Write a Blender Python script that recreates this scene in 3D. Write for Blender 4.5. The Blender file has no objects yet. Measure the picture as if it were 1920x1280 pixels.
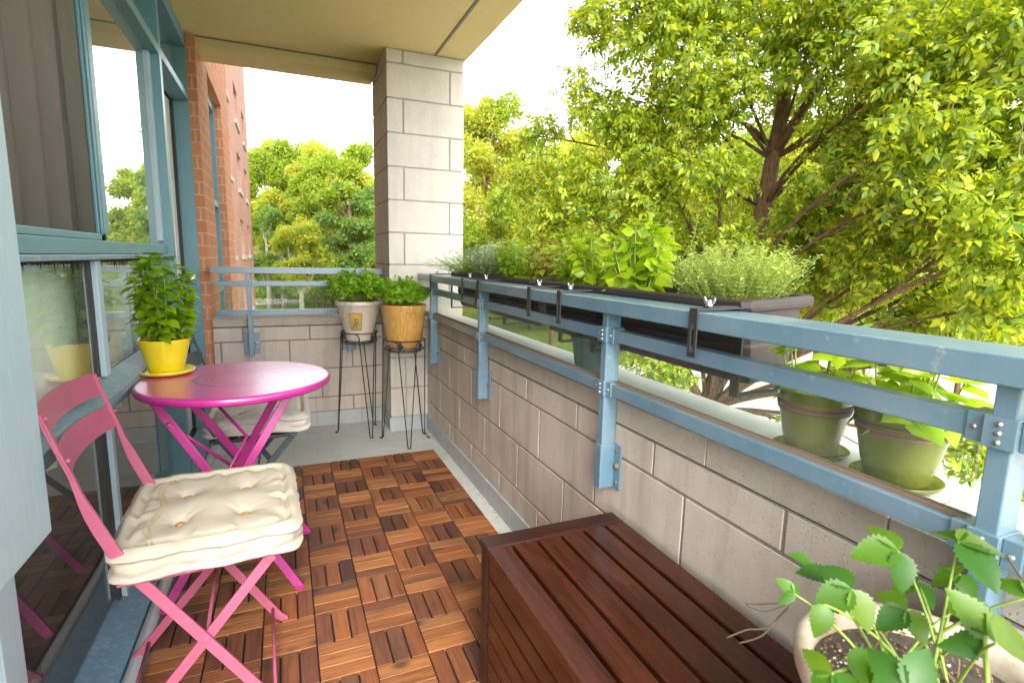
import bpy, bmesh, math, random
import numpy as np
from mathutils import Vector, Matrix

RD = random.Random(11)
RN = np.random.default_rng(11)
S = bpy.context.scene
COL = S.collection
PI = math.pi
rad = math.radians

# ------------------------------------------------------------------ camera (solved from the deck grid and the rail lines)
CR = np.array([[0.9203650992, -0.3905172001, 0.0206009837],
               [-0.0406699846, -0.1479785742, -0.9881539829],
               [0.3889396309, 0.9086245969, -0.1520766436]])
CC = np.array([-0.0479472076, -3.0395128502, 1.1747353673])
CF = 1001.085

def ray(px, py):
    return CR.T @ np.array([(px - 960) / CF, (py - 640) / CF, 1.0])
def P(px, py, d):
    """a layout point d metres away along the view axis"""
    return CC + ray(px, py) * d
def on(ax, v, px, py):
    i = 'xyz'.index(ax); r = ray(px, py)
    return CC + r * ((v - CC[i]) / r[i])

# ------------------------------------------------------------------ mesh helper
class MB:
    def __init__(s):
        s.v = []; s.f = []; s.m = []; s.s = []
        s.starts = []
        s.big = []                      # numpy chunks (verts, quads, mat)
    def add(s, vs, fs, mat=0, smooth=False):
        b = len(s.v); s.starts.append((b, len(s.f)))
        s.v += [tuple(map(float, v)) for v in vs]
        for f in fs:
            s.f.append([b + i for i in f]); s.m.append(mat); s.s.append(smooth)
    def box(s, a, b, mat=0):
        x0, y0, z0 = a; x1, y1, z1 = b
        if x0 > x1: x0, x1 = x1, x0
        if y0 > y1: y0, y1 = y1, y0
        if z0 > z1: z0, z1 = z1, z0
        s.add([(x0,y0,z0),(x1,y0,z0),(x1,y1,z0),(x0,y1,z0),(x0,y0,z1),(x1,y0,z1),(x1,y1,z1),(x0,y1,z1)],
              [(0,3,2,1),(4,5,6,7),(0,1,5,4),(1,2,6,5),(2,3,7,6),(3,0,4,7)], mat)
    def bar(s, p, q, w, t, side, mat=0):
        """rectangular bar p->q; w across 'side', t across the other normal"""
        p = Vector(p); q = Vector(q); d = (q - p).normalized()
        a = Vector(side); a = (a - d * a.dot(d)).normalized(); b = d.cross(a)
        a *= w / 2; b *= t / 2
        vs = [p-a-b, p+a-b, p+a+b, p-a+b, q-a-b, q+a-b, q+a+b, q-a+b]
        s.add(vs, [(0,3,2,1),(4,5,6,7),(0,1,5,4),(1,2,6,5),(2,3,7,6),(3,0,4,7)], mat)
    def strip(s, pts, w, t, side, mat=0):
        """flat bar along a polyline; w measured in the plane normal to 'side', t along side"""
        pts = [Vector(p) for p in pts]; sd = Vector(side).normalized(); vs = []
        n = len(pts)
        for i, p in enumerate(pts):
            d = (pts[min(i+1, n-1)] - pts[max(i-1, 0)]).normalized()
            wi = w[i] if isinstance(w, (list, tuple)) else w; ti = t[i] if isinstance(t, (list, tuple)) else t
            b = sd.cross(d).normalized() * (wi / 2); a = sd * (ti / 2)
            vs += [p-a-b, p+a-b, p+a+b, p-a+b]
        fs = [(3,2,1,0)]
        for i in range(n-1):
            k = 4*i
            for j in range(4):
                fs.append((k+j, k+(j+1) % 4, k+4+(j+1) % 4, k+4+j))
        k = 4*(n-1); fs.append((k, k+1, k+2, k+3))
        s.add(vs, fs, mat)
    def tube(s, pts, r, n=8, mat=0, caps=True, closed=False):
        pts = [Vector(p) for p in pts]; m = len(pts)
        rs = r if isinstance(r, (list, tuple)) else [r] * m
        vs = []; prev = None
        for i, p in enumerate(pts):
            if closed: d = pts[(i+1) % m] - pts[(i-1) % m]
            else: d = pts[min(i+1, m-1)] - pts[max(i-1, 0)]
            if d.length < 1e-9: d = Vector((0,0,1))
            d.normalize()
            if prev is None:
                a = Vector((0,0,1)) if abs(d.z) < .9 else Vector((1,0,0))
            else: a = prev
            a = (a - d * a.dot(d)).normalized(); prev = a; b = d.cross(a)
            for j in range(n):
                t = 2*PI*j/n
                vs.append(p + (a*math.cos(t) + b*math.sin(t)) * rs[i])
        fs = []
        for i in range(m if closed else m-1):
            for j in range(n):
                k = (i+1) % m
                fs.append((i*n+j, i*n+(j+1) % n, k*n+(j+1) % n, k*n+j))
        if caps and not closed:
            fs.append(tuple(range(n))[::-1]); fs.append(tuple((m-1)*n+j for j in range(n)))
        s.add(vs, fs, mat, True)
    def lathe(s, prof, n=48, c=(0,0,0), mat=0, smooth=True, wob=None):
        vs = []; m = len(prof)
        for (r, z) in prof:
            for j in range(n):
                t = 2*PI*j/n
                rr = r * (1 + (wob(t, z) if wob else 0))
                vs.append((c[0]+rr*math.cos(t), c[1]+rr*math.sin(t), c[2]+z))
        fs = []
        for i in range(m-1):
            for j in range(n):
                fs.append((i*n+j, i*n+(j+1) % n, (i+1)*n+(j+1) % n, (i+1)*n+j))
        if prof[0][0] > 1e-5: fs.append(tuple(range(n))[::-1])
        if prof[-1][0] > 1e-5: fs.append(tuple((m-1)*n+j for j in range(n)))
        s.add(vs, fs, mat, smooth)
    def cyl(s, p, q, r, n=16, mat=0):
        s.tube([p, q], r, n, mat)
    def inst(s, shape, pos, D, N, scale, mat=0):
        """many copies of a small quad shape: pos, axis D, up N (arrays), scale"""
        V, Q = shape
        pos = np.asarray(pos, float); D = np.asarray(D, float); N = np.asarray(N, float)
        if len(pos) == 0: return
        D = D / (np.linalg.norm(D, axis=1, keepdims=True) + 1e-9)
        N = N - D * (N * D).sum(1, keepdims=True)
        N = N / (np.linalg.norm(N, axis=1, keepdims=True) + 1e-9)
        Y = np.cross(N, D)
        sc = np.broadcast_to(np.asarray(scale, float), (len(pos),))[:, None, None]
        W = V[None, :, 0:1]*D[:, None, :] + V[None, :, 1:2]*Y[:, None, :] + V[None, :, 2:3]*N[:, None, :]
        W = W * sc + pos[:, None, :]
        q = Q[None] + (np.arange(len(pos)) * len(V))[:, None, None]
        s.big.append((W.reshape(-1, 3), q.reshape(-1, 4), mat))
    def build(s, name, mats, parent=None, off=(0,0,0), bevel=0, seg=2, smooth=None):
        if not isinstance(mats, (list, tuple)): mats = [mats]
        me = bpy.data.meshes.new(name)
        V = [np.array(s.v, float).reshape(-1, 3)]; nv = len(s.v)
        loops = [np.array([i for f in s.f for i in f], np.int64)]
        cnt = [np.array([len(f) for f in s.f], np.int64)]
        mi = [np.array(s.m, np.int64)]; sm = [np.array(s.s, bool)]
        for (v, q, m) in s.big:
            V.append(v); loops.append((q + nv).ravel()); cnt.append(np.full(len(q), 4))
            mi.append(np.full(len(q), m)); sm.append(np.ones(len(q), bool)); nv += len(v)
        V = np.concatenate(V) - np.array(off, float)
        loops = np.concatenate(loops); cnt = np.concatenate(cnt); mi = np.concatenate(mi); sm = np.concatenate(sm)
        if smooth is not None: sm[:] = smooth
        me.vertices.add(len(V)); me.vertices.foreach_set('co', V.astype(np.float32).ravel())
        me.loops.add(len(loops)); me.loops.foreach_set('vertex_index', loops.astype(np.int32))
        me.polygons.add(len(cnt))
        st = np.concatenate([[0], np.cumsum(cnt)[:-1]])
        me.polygons.foreach_set('loop_start', st.astype(np.int32))
        me.polygons.foreach_set('material_index', mi.astype(np.int32))
        me.polygons.foreach_set('use_smooth', sm)
        me.update(calc_edges=True); me.validate()
        for m in mats: me.materials.append(m)
        o = bpy.data.objects.new(name, me); COL.objects.link(o)
        if parent is not None: o.parent = parent
        else: o.location = off
        if bevel:
            b = o.modifiers.new('bevel', 'BEVEL'); b.width = bevel; b.segments = seg
            b.limit_method = 'ANGLE'; b.angle_limit = rad(40)
        return o

def each(mb, name, mats, parent=None, off=(0,0,0), per=1, **k):
    """every run of 'per' added pieces of the mesh helper becomes an object of its own"""
    out = []; st = mb.starts + [(len(mb.v), len(mb.f))]
    for i in range(0, len(mb.starts), per):
        v0, f0 = st[i]; v1, f1 = st[min(i+per, len(st)-1)]
        q = MB(); q.v = mb.v[v0:v1]; q.f = [[j - v0 for j in f] for f in mb.f[f0:f1]]; q.m = mb.m[f0:f1]; q.s = mb.s[f0:f1]
        out.append(q.build(name, mats, parent, off, **k))
    return out
def tag(o, label=None, cat=None, group=None, kind=None):
    if label: o['label'] = label
    if cat: o['category'] = cat
    if group: o['group'] = group
    if kind: o['kind'] = kind
    return o
def thing(name, label, cat, loc=(0,0,0), rz=0, group=None, kind='thing'):
    o = bpy.data.objects.new(name, None); COL.objects.link(o)
    o.empty_display_size = .05
    o.location = loc; o.rotation_euler = (0, 0, rz)
    return tag(o, label, cat, group, kind)
def copy_tree(o, parent=None):
    c = o.copy(); COL.objects.link(c)
    if parent is not None: c.parent = parent
    for ch in list(o.children): copy_tree(ch, c)
    return c

# ------------------------------------------------------------------ material helper
class Mt:
    def __init__(s, name, rough=.6, metal=0, spec=.5):
        s.m = bpy.data.materials.new(name); s.m.use_nodes = True; s.t = s.m.node_tree
        s.b = s.t.nodes['Principled BSDF']; s.o = s.t.nodes['Material Output']
        s.b.inputs['Roughness'].default_value = rough; s.b.inputs['Metallic'].default_value = metal
        s.b.inputs['Specular IOR Level'].default_value = spec
        s.tc = None
    def n(s, typ, **k):
        x = s.t.nodes.new(typ)
        for a, v in k.items(): setattr(x, a, v)
        return x
    def l(s, a, b): s.t.links.new(a, b)
    def co(s, scale=(1,1,1), rot=(0,0,0), loc=(0,0,0)):
        if s.tc is None: s.tc = s.n('ShaderNodeTexCoord')
        mp = s.n('ShaderNodeMapping'); mp.inputs['Scale'].default_value = scale
        mp.inputs['Rotation'].default_value = rot; mp.inputs['Location'].default_value = loc
        s.l(s.tc.outputs['Object'], mp.inputs['Vector']); return mp.outputs['Vector']
    def noise(s, vec, scale=5, detail=4, rough=.55, dist=0):
        x = s.n('ShaderNodeTexNoise'); x.inputs['Scale'].default_value = scale
        x.inputs['Detail'].default_value = detail; x.inputs['Roughness'].default_value = rough
        x.inputs['Distortion'].default_value = dist
        if vec is not None: s.l(vec, x.inputs['Vector'])
        return x.outputs['Fac']
    def vor(s, vec, scale=5, feature='F1'):
        x = s.n('ShaderNodeTexVoronoi', feature=feature); x.inputs['Scale'].default_value = scale
        s.l(vec, x.inputs['Vector']); return x.outputs['Distance']
    def ramp(s, fac, stops):
        x = s.n('ShaderNodeValToRGB'); e = x.color_ramp.elements
        while len(e) < len(stops): e.new(.5)
        for i, (p, c) in enumerate(stops):
            e[i].position = p; e[i].color = (*c, 1) if not isinstance(c, (int, float)) else (c, c, c, 1)
        s.l(fac, x.inputs['Fac']); return x.outputs['Color']
    def mix(s, fac, a, b, mode='MIX'):
        x = s.n('ShaderNodeMix', data_type='RGBA', blend_type=mode)
        for sock, v in ((x.inputs[0], fac), (x.inputs[6], a), (x.inputs[7], b)):
            if hasattr(v, 'is_output'): s.l(v, sock)
            elif isinstance(v, (int, float)): sock.default_value = v
            else: sock.default_value = (*v, 1)
        return x.outputs[2]
    def math(s, op, a, b=None, c=None):
        x = s.n('ShaderNodeMath', operation=op)
        for i, v in enumerate((a, b, c)):
            if v is None: continue
            if hasattr(v, 'is_output'): s.l(v, x.inputs[i])
            else: x.inputs[i].default_value = v
        return x.outputs[0]
    def rnd(s):
        return s.n('ShaderNodeNewGeometry').outputs['Random Per Island']
    def col(s, c):
        if hasattr(c, 'is_output'): s.l(c, s.b.inputs['Base Color'])
        else: s.b.inputs['Base Color'].default_value = (*c, 1)
        return s
    def bump(s, h, strength=.3, dist=.01):
        x = s.n('ShaderNodeBump'); x.inputs['Strength'].default_value = strength
        x.inputs['Distance'].default_value = dist; s.l(h, x.inputs['Height'])
        s.l(x.outputs['Normal'], s.b.inputs['Normal']); return s
    def ro(s, sock): s.l(sock, s.b.inputs['Roughness']); return s

def lerp(a, b, t): return tuple(x + (y - x) * t for x, y in zip(a, b))
def paint(name, c, rough=.4, dirt=(.35,.33,.29), amount=.35, spec=.5, wear=0, wearcol=(.55,.6,.62)):
    m = Mt(name, rough, 0, spec); v = m.co()
    n1 = m.noise(v, 3.5, 5, .6); n2 = m.noise(v, 38, 4, .7)
    base = m.mix(m.ramp(n1, [(.35, 0), (.75, amount)]), c, lerp(c, dirt, .5))
    sp = m.ramp(n2, [(.62, 0), (.72, amount)])
    base = m.mix(sp, base, lerp(c, dirt, .75))
    if wear:
        st = m.noise(m.co((14, 14, 1.6)), 5, 5, .65)
        base = m.mix(m.ramp(st, [(.5, 0), (.78, wear)]), base, wearcol)
    m.col(base); m.ro(m.ramp(n1, [(.3, rough * .8), (.8, min(1, rough * 1.35))]))
    m.bump(n2, .08, .002); return m.m
def metal_paint(name, c, rough=.35, var=.06):
    m = Mt(name, rough); v = m.co()
    n = m.noise(v, 25, 3)
    m.col(m.mix(n, lerp(c, (0,0,0), var), lerp(c, (1,1,1), var * .6))); m.bump(m.noise(v, 400, 2), .05, .0005); return m.m
def concrete(name, c1, c2, mort=False, grain=90, stain=.3, bumpd=.004, speck=.5, streak=0):
    m = Mt(name, .9, 0, .25); v = m.co()
    big = m.noise(v, 2.2, 5, .6); fine = m.noise(v, grain, 5, .75); mid = m.noise(v, 14, 5, .6)
    base = m.mix(m.ramp(mid, [(.3, 0), (.7, 1)]), c1, c2)
    base = m.mix(m.ramp(m.rnd(), [(0, 0.0), (1, .6)]), base, lerp(c1, (.6,.52,.46), .35))
    pits = m.ramp(m.vor(v, grain * 1.5), [(.08, 1), (.2, 0)])
    base = m.mix(m.math('MULTIPLY', pits, speck), base, lerp(c1, (0.02,0.02,0.02), .6))
    base = m.mix(m.ramp(fine, [(.55, 0), (.75, .25)]), base, lerp(c2, (1,1,1), .3))
    base = m.mix(m.ramp(big, [(.52, 0), (.8, stain)]), base, lerp(c1, (.1,.09,.07), .65))
    if streak:
        sk_ = m.noise(m.co((11, 11, .9)), 1, 4, .6); base = m.mix(m.ramp(sk_, [(.48, 0), (.72, streak)]), base, lerp(c1, (.13,.115,.095), .6))
        base = m.mix(m.ramp(m.noise(m.co((7, 7, 1.4), loc=(5,3,1)), 1, 3, .6), [(.55, 0), (.75, streak * .6)]), base, lerp(c2, (.75,.70,.64), .5))
    m.col(base); m.bump(m.math('ADD', fine, m.math('MULTIPLY', pits, -.8)), .5, bumpd); return m.m
def wood(name, cols, axis, knots=True, rough=.55, gs=1.0):
    m = Mt(name, rough, 0, .4)
    sc = [60 * gs] * 3; sc['xyz'.index(axis)] = 4 * gs
    sc2 = [14 * gs] * 3; sc2['xyz'.index(axis)] = 2.2 * gs
    r = m.rnd()
    off = m.n('ShaderNodeCombineXYZ'); rr = m.math('MULTIPLY', r, 37.0)
    for i in range(3): m.l(rr, off.inputs[i])
    def sh(vec):
        a = m.n('ShaderNodeVectorMath', operation='ADD'); m.l(vec, a.inputs[0]); m.l(off.outputs[0], a.inputs[1]); return a.outputs[0]
    g = m.noise(sh(m.co(sc)), 1.6, 5, .65, .4); g2 = m.noise(sh(m.co(sc2)), 1.5, 3, .6, 1.2)
    n = len(cols); base = m.ramp(r, [(i / (n - 1), c) for i, c in enumerate(cols)])
    dark = m.mix(1.0, base, (.38,.32,.28), 'MULTIPLY'); lite = m.mix(1.0, base, (1.5,1.42,1.3), 'MULTIPLY')
    c = m.mix(m.ramp(g, [(.42, 0), (.6, .75)]), base, dark)
    c = m.mix(m.ramp(g2, [(.35, 0), (.75, .6)]), c, lite)
    if knots:
        k = m.ramp(m.vor(sh(m.co(tuple(9 if a != axis else 5 for a in 'xyz'))), 1.0), [(.06, 1), (.17, 0)])
        c = m.mix(m.math('MULTIPLY', k, .75), c, (.03,.022,.02))
    m.col(c); m.bump(g, .25, .002); m.ro(m.ramp(g2, [(.2, rough * .75), (.8, rough * 1.2)])); return m.m
def leafmat(name, cols, trans=.45, tcol=None, rough=.45, veins=False):
    m = Mt(name, rough, 0, .4); r = m.rnd()
    n = len(cols); c = m.ramp(r, [(i / (n - 1), k) for i, k in enumerate(cols)])
    v = m.co(); c = m.mix(m.ramp(m.noise(v, 120, 3), [(.3, 0), (.8, .35)]), c, m.mix(1.0, c, (1.5,1.4,1.1), 'MULTIPLY'))
    m.col(c)
    t = m.n('ShaderNodeBsdfTranslucent'); mx = m.n('ShaderNodeMixShader'); mx.inputs[0].default_value = trans
    tc = m.mix(1.0, c, tcol or (2.2, 1.9, .9), 'MULTIPLY'); m.l(tc, t.inputs['Color'])
    m.l(m.b.outputs[0], mx.inputs[1]); m.l(t.outputs[0], mx.inputs[2]); m.l(mx.outputs[0], m.o.inputs['Surface'])
    return m.m
def glass(name, tint=(.95,.98,.96), refl=1.0, dirt=.0, rough=0.0, gain=1.0, dirtcol=(.75,.78,.74)):
    m = Mt(name); v = m.co()
    tr = m.n('ShaderNodeBsdfTransparent'); tr.inputs[0].default_value = (*tint, 1)
    gl = m.n('ShaderNodeBsdfGlossy'); gl.inputs['Roughness'].default_value = rough
    gl.inputs[0].default_value = (refl, refl, refl, 1)
    df = m.n('ShaderNodeBsdfDiffuse'); df.inputs[0].default_value = (*dirtcol, 1)
    fr = m.n('ShaderNodeFresnel'); fr.inputs['IOR'].default_value = 1.52
    f = m.math('MULTIPLY', fr.outputs[0], gain); f = m.math('MINIMUM', f, .95); bf = m.n('ShaderNodeNewGeometry').outputs['Backfacing']; f = m.math('MULTIPLY', f, m.math('SUBTRACT', 1.0, bf))
    mx = m.n('ShaderNodeMixShader'); m.l(f, mx.inputs[0]); m.l(tr.outputs[0], mx.inputs[1]); m.l(gl.outputs[0], mx.inputs[2])
    mx2 = m.n('ShaderNodeMixShader')
    d = m.ramp(m.math('ADD', m.math('MULTIPLY', m.noise(v, 5, 5, .7), .6), m.math('MULTIPLY', m.noise(v, 130, 3, .7), .4)), [(.4, dirt * .35), (.68, dirt)])
    m.l(d, mx2.inputs[0]); m.l(mx.outputs[0], mx2.inputs[1]); m.l(df.outputs[0], mx2.inputs[2])
    m.l(mx2.outputs[0], m.o.inputs['Surface']); return m.m

# ------------------------------------------------------------------ materials
BLUE = paint('rail_blue_paint', (.080,.172,.247), .36, (.45,.47,.47), .5, wear=.06)
_b = BLUE.node_tree.nodes['Principled BSDF']; _b.inputs['Coat Weight'].default_value = .7; _b.inputs['Coat Roughness'].default_value = .3; _b.inputs['Coat IOR'].default_value = 1.6
TEAL = paint('window_teal_paint', (.11,.25,.30), .4, (.3,.33,.3), .35)
PALEBLUE = paint('weathered_pale_blue_paint', (.36,.49,.56), .5, (.6,.66,.7), .5, wear=.6)
FLASH = paint('flashing_blue_grey_paint', (.17,.27,.33), .5, (.3,.28,.24), .5, wear=.4)
SILVER = paint('silver_threshold', (.42,.45,.48), .35, (.25,.22,.18), .5, wear=.5)
BLOCK = concrete('beige_concrete_block', (.47,.405,.345), (.55,.48,.415), speck=.85, stain=.45, streak=.5)
BLOCKP = concrete('pale_concrete_block', (.50,.465,.41), (.565,.53,.475), stain=.2, streak=.25)
MORTAR = concrete('grey_mortar', (.17,.15,.125), (.22,.195,.165), grain=120, speck=.3)
MORTARP = concrete('pale_mortar', (.30,.275,.24), (.36,.33,.29), grain=120, speck=.3)
COPING = concrete('pale_coping_stone', (.55,.55,.51), (.63,.63,.59), grain=60, stain=.15, speck=.2)
COPEFACE = concrete('stained_coping_face', (.36,.31,.26), (.43,.38,.32), grain=70, stain=.6)
TILE = concrete('grey_base_tile', (.34,.37,.38), (.40,.43,.44), grain=40, stain=.4, bumpd=.0006, speck=.15)
FLOOR = concrete('grey_painted_concrete', (.47,.505,.495), (.54,.575,.565), grain=70, stain=.5, bumpd=.001, speck=.25)
CEIL = concrete('cream_painted_soffit', (.60,.475,.205), (.64,.51,.225), grain=140, stain=.1, bumpd=.0015, speck=.1)
CEILJ = concrete('soffit_joint', (.13,.11,.075), (.17,.15,.1), grain=80)
WOODX = wood('acacia_slat_across', [(.19,.066,.023), (.25,.098,.034), (.30,.125,.044), (.215,.078,.028), (.11,.042,.024), (.33,.155,.06)], 'x')
WOODY = wood('acacia_slat_along', [(.095,.036,.022), (.16,.058,.026), (.235,.082,.029), (.11,.042,.026), (.19,.068,.027), (.062,.026,.021), (.20,.09,.04)], 'y')
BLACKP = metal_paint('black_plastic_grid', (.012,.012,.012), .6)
CHEST = wood('dark_red_stained_wood', [(.040,.0105,.0046), (.055,.0145,.006), (.030,.0085,.0045), (.047,.0125,.006)], 'y', False, .27, .6)
CHESTX = wood('dark_red_stained_wood_across', [(.032,.011,.008), (.026,.009,.006)], 'x', False, .30, .6)
CHESTZ = wood('dark_red_stained_wood_upright', [(.020,.0065,.0045), (.025,.0085,.005)], 'z', False, .38, .6)
MAGENTA = metal_paint('magenta_powder_coat', (.37,.010,.175), .34)
PINK = metal_paint('rose_pink_powder_coat', (.37,.072,.14), .38)
SLATE = metal_paint('slate_grey_powder_coat', (.035,.055,.068), .4)
BLACKM = metal_paint('black_iron', (.010,.010,.010), .42)
ZINC = Mt('bright_zinc', .3, .9).col((.8,.8,.8)).m
RUST = paint('rusty_bolt', (.22,.16,.11), .6, (.2,.08,.03), .8)
DKBROWN = paint('dark_brown_planter_plastic', (.030,.022,.020), .5, (.10,.085,.08), .35)
DIRT = concrete('potting_soil', (.018,.013,.009), (.05,.035,.022), grain=160, stain=.2, bumpd=.006, speck=.9)
DOORW = paint('white_door_frame', (.62,.64,.62), .4, (.4,.4,.36), .25)
SCREEN = Mt('insect_screen', .85)
def _screen():
    m = SCREEN; tr = m.n('ShaderNodeBsdfTransparent'); mx = m.n('ShaderNodeMixShader'); mx.inputs[0].default_value = .70
    m.col((.06,.052,.047)); m.l(m.b.outputs[0], mx.inputs[1]); m.l(tr.outputs[0], mx.inputs[2]); m.l(mx.outputs[0], m.o.inputs['Surface'])
_screen()
GLASSR = glass('railing_glass', (.93,.97,.94), 1, .045, gain=.7, dirtcol=(.62,.68,.60))
GLASSW = glass('window_glass', (.80,.86,.82), 1, .10, gain=2.2)
GLASSL = glass('lower_window_glass', (.90,.94,.91), 1, .06, gain=1.5)
GLASSF = glass('far_window_glass', (.35,.42,.45), 1, .2)
def fabric(name, c, scale=1, rough=.95):
    m = Mt(name, rough, 0, .15); v = m.co()
    w1 = m.noise(m.co((900*scale, 90*scale, 300*scale)), 1, 2); w2 = m.noise(m.co((90*scale, 900*scale, 300*scale)), 1, 2)
    w = m.math('ADD', w1, w2)
    m.col(m.mix(m.ramp(m.noise(v, 12, 4), [(.3, 0), (.8, .4)]), c, lerp(c, (.35,.28,.18), .35)))
    m.bump(w, .25, .0015); return m.m
LINEN = fabric('cream_linen', (.41,.37,.305))
LINEN2 = fabric('pale_grey_linen', (.62,.58,.53))
TUFT = fabric('ochre_tuft', (.42,.22,.06))
PIPING = fabric('tan_stitching', (.50,.40,.22))
CURT = fabric('brown_curtain', (.60,.53,.47), .3)
SHEER = fabric('pale_sheer_blind', (.86,.90,.80), .3)
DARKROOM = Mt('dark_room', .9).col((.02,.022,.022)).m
def ceramic(name, c, c2, rough=.12, scale=20, speck=.4, stretch=1):
    m = Mt(name, rough, 0, .6); v = m.co((1,1,stretch))
    n = m.noise(v, scale, 5, .7)
    m.col(m.mix(m.ramp(n, [(.35, 0), (.7, 1)]), c, c2)); m.bump(n, .05, .001); return m.m
YELLOW = ceramic('yellow_glaze', (.66,.52,.010), (.74,.60,.016), .14, 9)
OLIVE = ceramic('olive_green_glaze', (.115,.122,.004), (.185,.185,.012), .12, 260)
IVORY = ceramic('ivory_glaze', (.62,.54,.44), (.68,.60,.50), .3, 6)
BLUEPOT = ceramic('blue_green_plastic', (.06,.12,.115), (.10,.17,.16), .35, 20)
STONEW = ceramic('weathered_white_paint', (.62,.56,.47), (.40,.24,.15), .55, 14)
def bandmat():
    m = Mt('brown_twine_band', .7); v = m.co((6, 6, 420))
    n = m.noise(v, 1, 3, .6)
    m.col(m.ramp(n, [(.3, (.04,.015,.009)), (.55, (.16,.065,.035)), (.75, (.36,.20,.11))])); m.bump(n, .6, .003); return m.m
BAND = bandmat()
def bamboo():
    m = Mt('honey_streaked_glaze', .3, 0, .5); v = m.co((70, 70, 5))
    n = m.noise(v, 2, 4, .7); b = m.noise(m.co(), 5, 3)
    c = m.ramp(n, [(.3, (.40,.18,.035)), (.5, (.58,.33,.085)), (.75, (.70,.46,.16))])
    m.col(m.mix(m.ramp(b, [(.4, 0), (.8, .35)]), c, (.45,.18,.04))); m.bump(n, .15, .001); return m.m
HONEY = bamboo()
HONEYSH = ceramic('honey_notch_shade', (.40,.15,.03), (.6,.3,.07), .3, 20)
def brickmat(name, c1, c2, mortar, bw=.2, bh=.0762, mt=.01):
    m = Mt(name, .85, 0, .2); tc = m.n('ShaderNodeTexCoord'); sp = m.n('ShaderNodeSeparateXYZ'); m.l(tc.outputs['Object'], sp.inputs[0])
    cb = m.n('ShaderNodeCombineXYZ'); m.l(m.math('ADD', sp.outputs[0], sp.outputs[1]), cb.inputs[0]); m.l(sp.outputs[2], cb.inputs[1])
    b = m.n('ShaderNodeTexBrick'); m.l(cb.outputs[0], b.inputs['Vector'])
    b.inputs['Scale'].default_value = 1; b.inputs['Brick Width'].default_value = bw; b.inputs['Row Height'].default_value = bh
    b.inputs['Mortar Size'].default_value = mt / 2; b.inputs['Mortar Smooth'].default_value = .1
    b.inputs['Color1'].default_value = (*c1, 1); b.inputs['Color2'].default_value = (*c2, 1); b.inputs['Mortar'].default_value = (*mortar, 1)
    n = m.noise(m.co(), 60, 4, .7); big = m.noise(m.co(), 1.2, 3)
    c = m.mix(m.ramp(n, [(.45, 0), (.75, .5)]), b.outputs['Color'], lerp(c1, (.03,.02,.015), .6))
    c = m.mix(m.ramp(big, [(.4, 0), (.8, .25)]), c, lerp(c1, mortar, .5))
    m.col(c); m.bump(m.math('ADD', m.math('MULTIPLY', b.outputs['Fac'], -1.0), m.math('MULTIPLY', n, .3)), .5, .006); return m.m
BRICK = brickmat('orange_red_brick', (.54,.225,.115), (.47,.185,.09), (.50,.37,.28), mt=.009)
BRICK2 = brickmat('pink_red_brick', (.56,.27,.20), (.48,.215,.155), (.60,.48,.42))
SILLST = concrete('pale_stone_sill', (.5,.48,.44), (.56,.54,.5), grain=60)
BARK = None
def barkmat(name, c1, c2):
    m = Mt(name, .95, 0, .1); v = m.co((9, 9, 2.2))
    n = m.noise(v, 3, 6, .7, .6); m.col(m.ramp(n, [(.3, c1), (.7, c2)])); m.bump(n, .8, .03); return m.m
BARK = barkmat('brown_bark', (.06,.035,.022), (.24,.15,.09))
BARKP = barkmat('pale_bark', (.22,.18,.14), (.5,.44,.36))
LF_TREE = leafmat('maple_leaf_green', [(.09,.165,.014), (.17,.255,.018), (.25,.33,.023), (.36,.41,.03), (.06,.125,.018), (.21,.285,.022)], .52)
LF_BACK = leafmat('sunny_tree_green', [(.16,.26,.03), (.23,.33,.035), (.30,.38,.045), (.14,.23,.04)], .5)
LF_DEEP = leafmat('blue_green_tree', [(.11,.21,.06), (.16,.27,.07), (.22,.33,.08)], .5)
LF_YEL = leafmat('yellow_green_tree', [(.30,.38,.05), (.38,.43,.07), (.26,.34,.05), (.42,.40,.09)], .5)  # leaf colours lightened in place of distance haze and glare
LF_BASIL = leafmat('basil_leaf', [(.11,.26,.008), (.16,.33,.01), (.20,.37,.012), (.09,.21,.01)], .35, (1.6,1.5,.7), .35)
LF_MINT = leafmat('bright_mint_leaf', [(.17,.33,.008), (.22,.39,.01), (.13,.27,.008), (.26,.42,.014)], .4, (1.5,1.4,.7), .4)
LF_LIME = leafmat('lime_basil_leaf', [(.27,.41,.014), (.34,.48,.02), (.20,.34,.012), (.40,.50,.03)], .45, (1.6,1.45,.6), .35)
LF_PARS = leafmat('parsley_leaf', [(.14,.32,.01), (.20,.40,.012), (.26,.44,.015), (.11,.25,.01)], .38, (1.5,1.4,.7), .4)
LF_STRAW = leafmat('strawberry_leaf', [(.026,.095,.012), (.040,.125,.013), (.07,.16,.010), (.10,.17,.012)], .38, (2.1,1.9,.5), .4)
LF_THYME = leafmat('thyme_leaf', [(.30,.40,.09), (.37,.46,.13), (.40,.44,.07)], .35, (1.5,1.4,.9), .6)
LF_SAGE = leafmat('sage_leaf', [(.32,.42,.28), (.38,.48,.34), (.30,.42,.22)], .35, (1.3,1.3,1), .7)
LF_BRONZE = leafmat('bronze_leaf', [(.22,.15,.04), (.34,.34,.03), (.38,.42,.03), (.16,.09,.04), (.36,.40,.04)], .42, (1.6,1.4,.7), .5)
STEM = Mt('green_stem', .6).col((.20,.28,.05)).m
STEMB = Mt('woody_stem', .8).col((.20,.13,.07)).m
STEMR = Mt('reddish_runner', .7).col((.055,.035,.018)).m

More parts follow.
